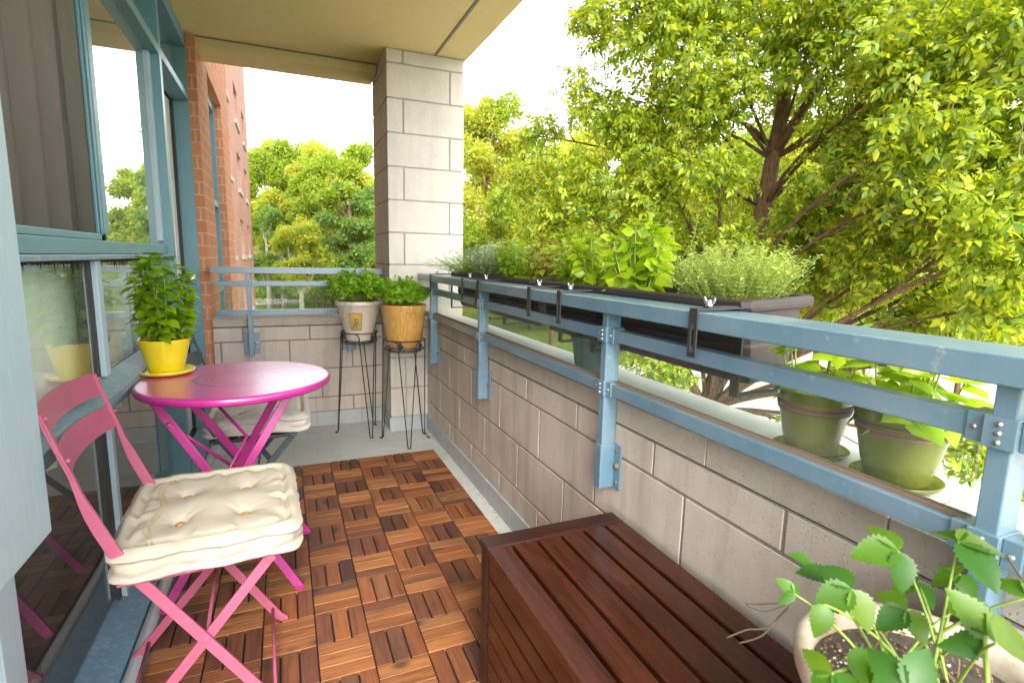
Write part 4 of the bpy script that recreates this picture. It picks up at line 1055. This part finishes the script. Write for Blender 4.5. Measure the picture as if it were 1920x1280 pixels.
# --- tufted cushions
def cushion(loc, rz, label, m, hx, hy, h, seed):
    rg = random.Random(seed); t = thing('seat_cushion', label, 'cushion', loc, rz, 'tufted seat cushions on the bistro chairs')
    N_ = 64; tf = [(sx*hx*.36, sy*hy*.36) for sx in (-1,1) for sy in (-1,1)]
    ph = [rg.uniform(0, 6) for _ in range(8)]
    def side(u, v):
        return 0
    def wav(s, k): return .0035*math.sin(s*2*PI*11 + ph[k]) + .002*math.sin(s*2*PI*23 + ph[k+1])
    vs = []; fs = []; idx = {}
    # rings from top centre outwards (rounded square), then down the side, then under
    M_ = 128
    prof = []
    for k in range(22): prof.append(('top', (k/21)))
    for k in range(1, 26): prof.append(('side', k/25))
    for k in range(1, 8): prof.append(('bot', 1 - k/7*.9))
    def sq(a):
        c, s_ = math.cos(a), math.sin(a); p_ = 11.0
        r = (abs(c)**p_ + abs(s_)**p_) ** (-1/p_); return c*r, s_*r
    for kind, q in prof:
        for j in range(M_):
            a = 2*PI*j/M_; cx, cy = sq(a); s_ = j/M_
            if kind == 'top':
                x = cx*hx*q*.985; y = cy*hy*q*.985
                z = h*.5 + .017*(1 - q**2.6)
                dmin = 9
                for (tx, ty) in tf:
                    d = math.hypot(x-tx, y-ty); z -= .020*math.exp(-(d/.016)**2) + .015*math.exp(-(d/.060)**2) - .0016*math.sin(9*math.atan2(y-ty, x-tx))*math.exp(-((d-.03)/.02)**2)
                edge = (1-q)
                z += .0115*math.exp(-((q-.94)/.035)**2) - .0095*math.exp(-((q-.855)/.030)**2)
                z += (.0030*math.sin(s_*2*PI*15 + ph[2]) + .0022*math.sin(s_*2*PI*26 + ph[3]))*math.exp(-((q-.82)/.12)**2)
                z += .0012*math.sin(x*60+ph[4])*math.sin(y*47+ph[5])
            elif kind == 'side':
                b = .5 + .5*math.cos(q*PI*4); roll = .0075*math.exp(-((q-.10)/.09)**2) + .0075*math.exp(-((q-.90)/.09)**2) + .0030*math.exp(-((q-.5)/.16)**2) - .002
                w_ = (wav(s_, 0)*.55 + .0016*math.sin(s_*2*PI*41+ph[1]))*math.sin(q*PI)**.5 + wav(s_, 3)*.5*math.sin(2*q*PI)
                puck = .004*math.sin(s_*2*PI*16 + 2.5*q + ph[6])*math.exp(-((q-.5)/.25)**2)
                e = 1 + (roll + w_ - puck)/hx; x = cx*hx*e; y = cy*hy*e; z = h*.5 - h*q + .003*math.sin(s_*2*PI*9+ph[7])
            else:
                x = cx*hx*q*.98; y = cy*hy*q*.98; z = -h*.5 + .006*(1-q) - .004*(q > .9)
            vs.append((x, y, z))
    R_ = len(prof)
    for i in range(R_-1):
        for j in range(M_): fs.append((i*M_+j, (i+1)*M_+j, (i+1)*M_+(j+1) % M_, i*M_+(j+1) % M_))
    fs.append(tuple((R_-1)*M_+j for j in range(M_)))
    g = MB(); g.add(vs, fs, 0, True); g.build('cover', m, t)
    def topz(x, y):
        q = (abs(x/hx)**11 + abs(y/hy)**11)**(1/11); z = h*.5 + .017*(1-q**2.6)
        for (tx, ty) in tf:
            d = math.hypot(x-tx, y-ty); z -= .020*math.exp(-(d/.016)**2) + .015*math.exp(-(d/.060)**2)
        return z + .0115*math.exp(-((q-.94)/.035)**2) - .0095*math.exp(-((q-.855)/.030)**2)
    for (tx, ty) in tf:
        g = MB(); g.lathe([(.001,.009),(.007,.008),(.0105,.003),(.008,-.004)], 15, (tx,ty,topz(tx,ty)+.006), 0, True, lambda a, z: .25*math.sin(5*a)); g.build('tuft', TUFT, t)
    g = MB()
    for oy in (0, .012):
        pts = []
        for i in range(33):
            y = -hy*.93 + 2*hy*.93*i/32; x = -hx*.66 + .010*math.cos(i/32*4*PI) + oy*.9; pts.append((x, y, topz(x, y)+.0018))
        g.tube(pts, .0011, 5, 0, False)
    for i in range(70):
        a = 2*PI*i/70 + .02; cx, cy = sq(a); a2_ = a + .05; dx, dy = sq(a2_)
        g.tube([(cx*hx*.872, cy*hy*.872, topz(cx*hx*.872, cy*hy*.872)+.0006), (dx*hx*.872, dy*hy*.872, topz(dx*hx*.872, dy*hy*.872)+.0006)], .0007, 4, 0, False)
    g.build('stitching', PIPING, t)
cushion((-.236,-1.525,.499), rad(2), 'thick cream linen cushion with ochre tufts on the rose pink chair', LINEN, .196, .222, .060, 3)
cushion((-.165,-.52,.485), rad(-1), 'pale tufted linen cushion on the slate chair, half hidden by the table', LINEN2, .196, .222, .060, 9)
# --- slatted chest
BX0, BX1, BY0, BY1, BZ = .400, .800, -2.98, -1.818, .456
t = thing('storage_chest', 'dark red brown slatted wooden storage chest against the block wall', 'chest', ((BX0+BX1)/2, (BY0+BY1)/2, .025)); bl_ = ((BX0+BX1)/2, (BY0+BY1)/2, .025)
g = MB(); g.box((BX0-.004,BY1-.056,BZ-.022), (BX1+.004,BY1+.004,BZ)); g.box((BX0-.004,BY0-.004,BZ-.022), (BX1+.004,BY0+.056,BZ)); each(g, 'lid_rail', CHESTX, t, bl_, bevel=.003)
g = MB(); sw = (BX1-BX0+.008 - 5*.0105)/6
for k in range(6):
    x = BX0-.004 + k*(sw+.0105); g.box((x, BY0+.0565, BZ-.021), (x+sw, BY1-.0565, BZ-.0005 - .0004*(k % 2)))
each(g, 'lid_slat', CHEST, t, bl_, bevel=.003)
g = MB()
for x in (BX0, BX1-.04):
    for y in (BY0, BY1-.04): g.box((x, y, .0255), (x+.04, y+.04, BZ-.0225))
each(g, 'corner_post', CHESTZ, t, bl_, bevel=.002)
g = MB(); nb = 7; bh = (BZ-.0225-.03)/nb
for k in range(nb):
    z0 = .029 + k*bh; 
    for x in (BX0+.004, BX1-.02): g.box((x, BY0+.0405, z0), (x+.016, BY1-.0405, z0+bh-.007))
each(g, 'side_board', CHEST, t, bl_, bevel=.002)
g = MB()
for k in range(nb):
    z0 = .029 + k*bh
    for y in (BY0+.004, BY1-.02): g.box((BX0+.0405, y, z0), (BX1-.0405, y+.016, z0+bh-.007))
each(g, 'end_board', CHESTX, t, bl_, bevel=.002)
g = MB(); g.box((BX0+.0205,BY0+.0205,.03), (BX1-.0205,BY1-.0205,.40)); g.build('dark_filler', BLACKP, t, bl_)  # black box added to stand for the shade inside the chest
# --- bits swept against the walls
rg = random.Random(77); g = MB()
for k in range(520):
    q = rg.random()
    if q < .45: x, y = W - .012 - abs(rg.gauss(0, .018)), rg.uniform(-1.6, .45)
    elif q < .7: x, y = rg.uniform(-.1, .56), YB - .012 - abs(rg.gauss(0, .02))
    elif q < .8: x, y = rg.uniform(.6, .82), PY0 - .012 - abs(rg.gauss(0, .015))
    else: x, y = rg.uniform(-.4, .8), rg.uniform(.03, .7)
    if x > PX0 - .01 and y > PY0 - .01: continue
    a = rg.uniform(0, 6.3); l_ = rg.uniform(.0015, .006); g.bar((x, y, .0012), (x + l_*math.cos(a), y + l_*math.sin(a), .0016), rg.uniform(.0008, .0025), .0012, (0,0,1), rg.randint(0, 1))
o = g.build('debris', [STEMB, Mt('dry_bits', .9).col((.22,.17,.08)).m]); tag(o, kind='stuff')
g = MB(); g.inst(leaf_shape(4, .5, .75, .5, .5), [(.775,.30,.004)], [(.6,-.8,.25)], [(0,.3,1)], .045); o = g.build('dry_leaf', Mt('dry_brown_leaf', .8).col((.10,.045,.02)).m); tag(o, 'curled dry brown leaf on the grey floor by the right wall', 'leaf', kind='thing')
# --- strawberry pot on the chest
SP = (.640, -2.715); SPZ = BZ + .0005
t = thing('flower_pot', 'large chipped white pot of strawberries on the end of the dark chest', 'pot', (SP[0], SP[1], SPZ))
wb = lambda a, z: .006*math.sin(3*a+1) + .004*math.sin(7*a)
g = MB(); g.lathe([(.001,0),(.098,0),(.104,.004),(.126,.20),(.137,.206),(.1405,.214),(.1415,.236),(.138,.243),(.130,.2445),(.123,.240),(.120,.225),(.114,.16),(.001,.15)], 96, wob=wb); g.build('body', STONEW, t)
soil_disc(t, .1195, .212, None)
g = MB(); rg = random.Random(4)
for k in range(420):
    a = rg.uniform(0, 2*PI); r_ = .116*math.sqrt(rg.random()); s_ = rg.uniform(.0010,.0028); c = (r_*math.cos(a), r_*math.sin(a), .2155+rg.uniform(-.001,.004))
    g.lathe([(.0003,-s_),(s_,0),(.0003,s_*.7)], 5, c, 0 if rg.random() < .86 else 1, False)
g.build('soil_grit', [STEMB, Mt('perlite', .8).col((.55,.52,.48)).m], t)
t = thing('strawberry_plant', 'strawberry plant with toothed leaves and thin runners in the chipped white pot', 'plant', (SP[0], SP[1], SPZ+.212)); so = (SP[0], SP[1], SPZ+.212)
RIGHT, UP, FW = CR[0], -CR[1], CR[2]
lf = MB(); st = MB(); crown = np.array(so)
LV = [ # px, py, depth, direction in view (deg, 0 right 90 up), size, trifoliate, tilt to viewer
 (1684,1032,.66,172,.066,1,.55), (1797,1016,.63,8,.078,1,.35), (1598,1104,.62,200,.060,1,.7), (1560,1082,.68,150,.050,1,.4), 
 (1545,1132,.60,250,.040,0,1.2), (1488,1112,.62,120,.028,1,.6), (1850,1192,.55,110,.062,1,.9), (1868,1205,.50,345,.075,0,.6), (1585,1232,.52,320,.055,0,.8),
 (1700,1142,.62,205,.05,1,.8), (1720,1092,.70,180,.045,1,.2), (1560,1262,.50,250,.04,1,.9), (1665,1240,.52,300,.04,1,.9),
 (1782,1150,.66,35,.05,0,.8), (1520,1058,.70,140,.03,0,.5), (1800,1075,.70,200,.045,1,.1), (1700,1290,.46,60,.05,1,.8), (1930,1120,.58,30,.05,1,.5)]
rg = np.random.default_rng(8)
for (px, py, d, ang, sz, tri, tl) in LV:
    p = P(px, py, d); a = rad(ang); D = RIGHT*math.cos(a) + UP*math.sin(a)*.75 + FW*rg.uniform(-.3,.3); N = np.array([0,0,1.0]) - FW*tl + rg.normal(size=3)*.12
    lf.inst(L_TRI if tri else L_ONE, [p], [D], [N], (sz if not tri else sz*.9)*.93)
    b = crown + np.array([rg.uniform(-.06,.05), rg.uniform(-.04,.05), -.004]); mid = b*.45 + p*.55 + np.array([0,0,.03]); 
    st.tube([(1-k/8)**2*b + 2*(k/8)*(1-k/8)*mid + (k/8)**2*p for k in range(9)], [.0022-.0009*k/8 for k in range(9)], 6)
for k in range(26):
    a = rg.uniform(0, 6.28); r_ = rg.uniform(.02,.11); b = crown + np.array([r_*math.cos(a), r_*math.sin(a), -.003]); e = b + np.array([rg.normal()*.04, rg.normal()*.04, rg.uniform(.002,.05)])
    st.tube([b, (b+e)/2 + [0,0,.012], e], .0009, 5, 1)
def runner(pts, r=.0008, m=2):
    q = [np.array(P(*p)) for p in pts]; out = []
    for i in range(len(q)-1):
        for k in range(5):
            t_ = k/5; p0 = q[max(i-1,0)]; p1 = q[i]; p2 = q[i+1]; p3 = q[min(i+2, len(q)-1)]
            out.append(.5*((2*p1) + (-p0+p2)*t_ + (2*p0-5*p1+4*p2-p3)*t_**2 + (-p0+3*p1-3*p2+p3)*t_**3))
    st.tube(out + [q[-1]], r, 6, m)
runner([(1490,1125,.62), (1440,1145,.63), (1408,1138,.64), (1398,1130,.645)]); runner([(1500,1118,.62), (1465,1150,.61), (1430,1190,.60), (1385,1205,.60)]); runner([(1470,1130,.62), (1420,1132,.64), (1400,1131,.645)]); runner([(1480,1140,.61), (1440,1175,.60), (1400,1180,.60), (1362,1195,.60)])
runner([(1890,1045,.58), (1910,1075,.57), (1935,1110,.56)], .0012); runner([(1846,1190,.55), (1848,1230,.54), (1852,1290,.52)], .0024, 0)
st.build('stem', [STEM, STEMB, STEMR], t, so); lf.build('foliage', LF_STRAW, t, so)

# ================================================================== TREES
def lobes_leaves(mb, lobes, shape, dens, size, rg, droop=.35, shell=.45, mat=0, nup=.9, alt=0):
    for (c, r, k) in lobes:
        n = int(dens*r*r*k)
        if n < 1: continue
        d = rdir(n, 0, rg); rr = r*(rg.uniform(0, 1, n)**(1/3.)*(1-shell) + shell*rg.uniform(.75, 1.1, n))
        ax = np.array([1, 1, .82]); p = c + d*rr[:, None]*ax
        # clump: pull part of the leaves to sub-centres so gaps open up
        nc = max(4, int(5*r*r)); cc = c + rdir(nc, 0, rg)*(r*rg.uniform(.35, .98, nc))[:, None]*ax
        j = rg.integers(0, nc, n); w = rg.uniform(.35, .9, n)[:, None]; p = p*(1-w) + (cc[j] + rg.normal(size=(n,3))*r*.13)*w
        D = rdir(n, -droop, rg) + d*.35; N = rdir(n, nup, rg)
        mb.inst(shape, p, D, N, size*rg.uniform(.5, 1.4, n), mat if rg.random() > alt else 1)
def bez(a, b, sag, n=7, rg=None):
    a = np.array(a, float); b = np.array(b, float); m = (a+b)/2 + np.array([0, 0, sag]) + (rg.normal(size=3)*.06*np.linalg.norm(b-a) if rg is not None else 0)
    return [(1-k/n)**2*a + 2*(k/n)*(1-k/n)*m + (k/n)**2*b for k in range(n+1)]
def tree(name, label, base, trunkpts, r0, lobes, shape, dens, size, mats, bark, seed, twigs=3, group=None, droop=.35, limbs=None, nup=.9, alt=0, shell=.45):
    rg = np.random.default_rng(seed); t = thing(name, label, 'tree', tuple(base), 0, group)
    tb = MB(); m = len(trunkpts); tb.tube(trunkpts, [r0*(1 - .72*i/(m-1)) for i in range(m)], 12)
    tp = [np.array(p) for p in trunkpts]
    for (c, r, k) in lobes:
        s_ = min(range(m), key=lambda i: np.linalg.norm(tp[i]-c) + 1.2*max(0, tp[i][2]-c[2]))
        s_ = max(1, s_ - 1) if m > 2 else s_; q = bez(tp[s_], c, .15*r + .10*np.linalg.norm(np.array(tp[s_])[:2] - c[:2]), 7, rg); rb = r0*.25*(1-.6*s_/(m-1)); tb.tube(q, [rb*(1-.7*i/7) for i in range(8)], 7)
        for z in range(twigs):
            e = c + rdir(1, 0, rg)[0]*r*.95; q2 = bez(q[4 + z % 4], e, rg.uniform(-.2,.25)*r, 6, rg); tb.tube(q2, [rb*.32*(1-.75*i/6) for i in range(7)], 5)
    for lp in (limbs or []):
        rr_ = lp[1]; tb.tube(lp[0], [rr_*(1-.7*i/(len(lp[0])-1)) for i in range(len(lp[0]))], 8)
    tb.build('trunk', bark, t, tuple(base))
    cr = MB(); lobes_leaves(cr, lobes, shape, dens, size, rg, droop, nup=nup, alt=alt, shell=shell); cr.build('crown', mats, t, tuple(base))
    return t
def LB(px, py, d, r, k=1.0): return (P(px, py, d), r, k)
# the big leaning maple right of the balcony
big = [LB(1405,470,8.4,.8,.8), LB(1475,430,8.5,.6,.7), LB(1215,40,8.6,1.35), LB(1120,35,9.2,.75,.8), LB(1400,-40,8.8,1.7), LB(1620,30,7.6,1.6), LB(1830,70,6.2,1.5), LB(1300,210,9.2,1.3), LB(1500,200,9.6,1.3,.5),
       LB(1180,250,9.4,.95,.9), LB(1075,330,9.6,.9,.9), LB(1190,380,9.6,1.1), LB(1010,255,10.2,.7,.6), LB(1660,240,7.8,1.35), LB(1850,290,6.4,1.2), LB(1420,380,10.4,1.3,.6), LB(1600,400,8.2,1.25),
       LB(1760,440,6.8,1.0), LB(1910,380,5.6,.9), LB(1560,540,8.6,1.0), LB(1680,590,7.4,.8,.8), LB(1290,470,9.8,1.1), LB(1830,580,6.2,.7,.5),
       LB(1250,690,8.6,.75), LB(1330,640,9.0,.7,.7), LB(1500,800,8.0,.45,.6), LB(1560,740,8.0,.5,.7), LB(1850,860,6.2,.65,.8), LB(1180,640,9,.6,.6),
       LB(1700,150,6.6,1.0,.8), LB(1580,330,7.6,.9,.8), LB(1350,330,8.2,.9,.7), LB(1360,120,8.3,1.0,.7), LB(1520,60,8.0,1.0,.7), LB(1720,360,6.2,.8,.8), LB(1640,470,7.0,.8,.8), LB(1480,500,8.2,.7,.8), LB(1870,470,5.4,.8,.8), LB(1780,230,5.8,.8,.7), LB(1100,180,9.4,.8,.6), LB(1040,420,9.8,.9,.8), LB(1110,470,9.6,.8,.8), LB(980,330,10.4,.7,.6), LB(1240,310,9.0,.9,.8),
       LB(1500,-420,9.5,2.4), LB(1250,-330,9.5,1.9,.9), LB(1850,-300,7.6,2.2), LB(2150,40,6.0,1.8), LB(2250,420,5.6,1.6), LB(1700,-700,10,2.5), LB(2300,-250,8,2.4), LB(2100,700,6,1.0,.6)]  # crown lobes outside the view, added for sun shading
bb = P(1290, 850, 10.3); bb = np.array([bb[0], bb[1], -2.8])
tp = [bb, P(1325,770,9.9), P(1375,600,9.7), P(1432,390,9.5), P(1448,300,9.4), P(1470,190,9.3), P(1482,60,9.2), P(1520,-150,9.2), P(1560,-420,9.3)]
lim = [([P(1440,270,9.4), P(1405,235,9.2), P(1345,215,9.0), P(1290,222,8.9)], .05), ([P(1446,300,9.4), P(1490,235,9.2), P(1535,165,8.9), P(1560,60,8.6)], .085), ([P(1700,75,7.6), P(1760,68,7.3), P(1815,95,7.1), P(1850,140,6.9), P(1905,165,6.7)], .032),
       ([P(1520,480,8.6), P(1600,490,8.0), P(1680,520,7.4), P(1740,555,7.0), P(1775,590,6.8), P(1785,640,6.6)], .05), ([P(1600,500,8.0), P(1660,560,7.6), P(1690,640,7.3)], .025), ([P(1560,485,8.3), P(1630,530,7.8), P(1650,620,7.5)], .022), ([P(1448,300,9.4), P(1520,250,9.0), P(1640,215,8.2), P(1790,225,7.2)], .045)]
tree('maple_tree', 'large leaning maple with brown forked trunk and hanging foliage, close beside the railing', bb, tp, .20, big, L_BOX, 640, .205, LF_TREE, BARK, 71, 4, limbs=lim, droop=.5)
def bg(name, label, px, top, bot, d, rpx, mat, bark, seed, n=7, dens=330, size=.30, k=1.0, mul=7.5,  group='trees beyond the lawn', shape=L_FAR, trunk=True):
    rg = np.random.default_rng(seed); s_ = d/CF; lob = []
    cx = P(px, (top+bot)/2, d); base = np.array([cx[0], cx[1], -2.8])
    for i in range(n):
        f = (i+.5)/n; yy = top + (bot-top)*f; wd_ = rpx*(math.sin(PI*min(1, f*.8+.15))**.7)
        r = min(rpx*.6, (bot-top)/n*1.3 + 6)*rg.uniform(.65, 1.15)
        for q in range(4):
            off = (-.85 + .567*q + rg.uniform(-.3, .3))*wd_; lob.append((P(px+off, yy+rg.uniform(-14,14), d + rg.uniform(-.7,.7)*wd_*s_), r*s_, k))
    for q in range(9):
        an = rg.uniform(0, 2*PI); lob.append((P(px + rpx*1.0*math.cos(an)*rg.uniform(.75,1.1), (top+bot)/2 + (bot-top)*.5*math.sin(an)*rg.uniform(.8,1.08), d + rg.uniform(-.5,.5)*rpx*s_), rpx*s_*rg.uniform(.14,.26), k*.8))
    size = size*.55
    tp = [base, base*.6 + cx*.4, cx, P(px, top+12, d)]
    return tree(name, label, base, tp, .012*d*.45, lob, shape, dens*mul, size, [mat, LF_BACK if mat is not LF_BACK else LF_YEL], bark, seed, 1, group, .2, nup=.25, alt=.35, shell=.3)
bg('birch_tree', 'tall pale yellow green tree beside the brick wing, top at the skyline', 525, 272, 470, 36, 62, LF_YEL, BARKP, 81, 8, 260, .30)
bg('oak_tree', 'rounded sunny green tree just left of the pier', 628, 288, 480, 31, 72, LF_BACK, BARK, 82, 8, 300, .30)
bg('ash_tree', 'darker blue green tree with drooping leaves, closest to the pier on its left', 655, 352, 505, 23, 52, LF_DEEP, BARK, 83, 6, 420, .26)
bg('pine_tree', 'thin dark pine with bare pale trunk behind the short railing', 500, 395, 520, 33, 34, LF_DEEP, BARKP, 84, 5, 330, .24)
bg('young_tree', 'young yellowish tree with slender pale trunk above the short railing', 562, 420, 520, 29, 45, LF_YEL, BARKP, 85, 5, 250, .24, .8)
bg('birch_tree', 'bright yellow birch with sparse top right of the pier', 915, 205, 520, 21, 88, LF_YEL, BARK, 86, 9, 230, .26, .75)
bg('oak_tree', 'sunlit yellow green tree behind the herbs, between birch and maple', 1040, 330, 540, 19, 100, LF_BACK, BARK, 87, 7, 260, .26)
bg('oak_tree', 'sunny tree filling the gaps low behind the maple trunk', 1290, 300, 560, 22, 130, LF_BACK, BARK, 88, 7, 170, .30, .8)
bg('oak_tree', 'sunny tree behind the middle of the maple foliage', 1560, 250, 560, 20, 150, LF_YEL, BARK, 89, 7, 150, .30, .8)
bg('oak_tree', 'bright yellow green tree low at the right edge behind the maple', 1830, 330, 660, 15, 150, LF_YEL, BARK, 90, 7, 230, .24, .9)
bg('oak_tree', 'tall sunny tree beyond the maple at the upper right', 1800, -60, 380, 24, 180, LF_BACK, BARK, 91, 7, 130, .32, .8)
bg('oak_tree', 'low leafy tree seen through the glass under the nearest planter', 1620, 640, 800, 15, 60, LF_BACK, BARK, 92, 4, 260, .2, .8)
bg('birch_tree', 'pale hazy tree far behind the pine, just right of the brick wing', 498, 330, 510, 46, 60, LF_YEL, BARKP, 111, 6, 200, .42, .9)
bg('birch_tree', 'pale hazy tree far off in the gap between the birch and the rounded oak', 585, 335, 520, 48, 60, LF_YEL, BARKP, 112, 6, 200, .42, .9)
bg('oak_tree', 'far sunny tree half hidden by the left edge of the pier', 695, 350, 520, 44, 60, LF_BACK, BARK, 113, 6, 200, .42, .9)
bg('oak_tree', 'far sunny tree behind the sparse birch right of the pier', 985, 300, 540, 34, 110, LF_YEL, BARK, 114, 7, 170, .40, .9)
bg('oak_tree', 'far bright tree filling the view left of the maple trunk', 1180, 260, 560, 36, 150, LF_YEL, BARK, 115, 7, 120, .44, .9)
bg('oak_tree', 'far bright tree filling the view right of the maple trunk', 1450, 240, 580, 36, 160, LF_BACK, BARK, 116, 7, 120, .44, .9)
bg('oak_tree', 'broad sunny tree filling the low gap between brick wing and pier', 590, 400, 540, 41, 120, LF_BACK, BARK, 117, 5, 170, .36, .9)
bg('birch_tree', 'broad pale tree low behind the far planter herbs', 1000, 400, 560, 30, 140, LF_YEL, BARK, 118, 5, 150, .36, .9)
# far wood closing the view, lawn shrubs
g = MB(); rg = np.random.default_rng(95); lob = []
for px in range(380, 2300, 46):
    d = 52 + 6*math.sin(px*.05); lob.append((P(px, 500 - 18*abs(math.sin(px*.021)), d) + np.array([0,0,.3]), 2.6, 1.0)); lob.append((P(px+20, 545, d-2), 2.0, 1.0))
    lob.append((P(px, 455, d+4), 2.4, .8))
lobes_leaves(g, lob, L_FAR, 420, .38, rg, .2)
o = g.build('woods', LF_BACK); tag(o, kind='stuff')
def shrub(label, px, py, d, rpx, mat, seed):
    rg = np.random.default_rng(seed); c = P(px, py, d); r = rpx*d/CF; base = np.array([c[0], c[1], -2.8]); lob = [(c + np.append(rg.normal(size=2)*r*.5, rg.normal()*r*.2), r*.6, 1) for _ in range(5)]
    t = thing('shrub', label, 'shrub', tuple(base), 0, 'shrubs at the edge of the lawn'); st = MB()
    for (q, r_, k) in lob: st.tube(bez(base, q, .1, 5, rg), .03, 5)
    st.build('stem', BARK, t, tuple(base)); f = MB(); lobes_leaves(f, lob, L_FAR, 1300, .12, rg, .1); f.build('foliage', mat, t, tuple(base))
shrub('grey green shrub on the lawn seen through the short glass panel', 600, 540, 33, 26, LF_DEEP, 101)
shrub('low dark shrub at the left behind the short glass panel, by the brick wing', 508, 540, 34, 24, LF_DEEP, 102)
shrub('yellow green shrub under the trees behind the ivory pot', 660, 530, 30, 28, LF_BACK, 103)

# ================================================================== LIGHT, SKY, CAMERA
to_sun = Vector((-.15, -.84, .62)).normalized()
el = math.asin(to_sun.z); az = math.atan2(to_sun.x, to_sun.y)
wd_ = bpy.data.worlds.new('World'); S.world = wd_; wd_.use_nodes = True
nt = wd_.node_tree; bgd = nt.nodes['Background']; sk = nt.nodes.new('ShaderNodeTexSky'); sk.sky_type = 'NISHITA'
sk.sun_disc = False; sk.sun_elevation = el; sk.sun_rotation = az; sk.air_density = 1.0; sk.dust_density = 2.0; sk.ozone_density = 0
hs = nt.nodes.new('ShaderNodeHueSaturation'); hs.inputs['Saturation'].default_value = .18; hs.inputs['Value'].default_value = 2.0
nt.links.new(sk.outputs[0], hs.inputs['Color']); nt.links.new(hs.outputs[0], bgd.inputs['Color']); bgd.inputs['Strength'].default_value = .15
ld = bpy.data.lights.new('fill_sun', 'SUN'); ld.energy = 1.35; ld.angle = rad(22); ld.color = (1, .93, .80)  # broad soft lamp from behind the camera, standing in for flash fill
lo = bpy.data.objects.new('fill_sun', ld); COL.objects.link(lo); lo.rotation_euler = (-to_sun).to_track_quat('-Z', 'Y').to_euler(); lo.location = (20, 10, 30)

cd = bpy.data.cameras.new('camera'); cd.sensor_width = 36; cd.lens = CF/1920*36; cd.clip_start = .02; cd.clip_end = 500
cd.dof.use_dof = True; cd.dof.focus_distance = 2.3; cd.dof.aperture_fstop = 8
co = bpy.data.objects.new('camera', cd); COL.objects.link(co)
M4 = Matrix(((CR[0][0], -CR[1][0], -CR[2][0], CC[0]), (CR[0][1], -CR[1][1], -CR[2][1], CC[1]), (CR[0][2], -CR[1][2], -CR[2][2], CC[2]), (0,0,0,1)))
co.matrix_world = M4; S.camera = co
vs_ = S.view_settings; vs_.view_transform = 'Standard'; vs_.look = 'None'; vs_.exposure = 1.55; vs_.gamma = 1
try:
    S.cycles.max_bounces = 10; S.cycles.diffuse_bounces = 5; S.cycles.transparent_max_bounces = 16; S.cycles.caustics_reflective = False; S.cycles.use_denoising = True
except Exception: pass
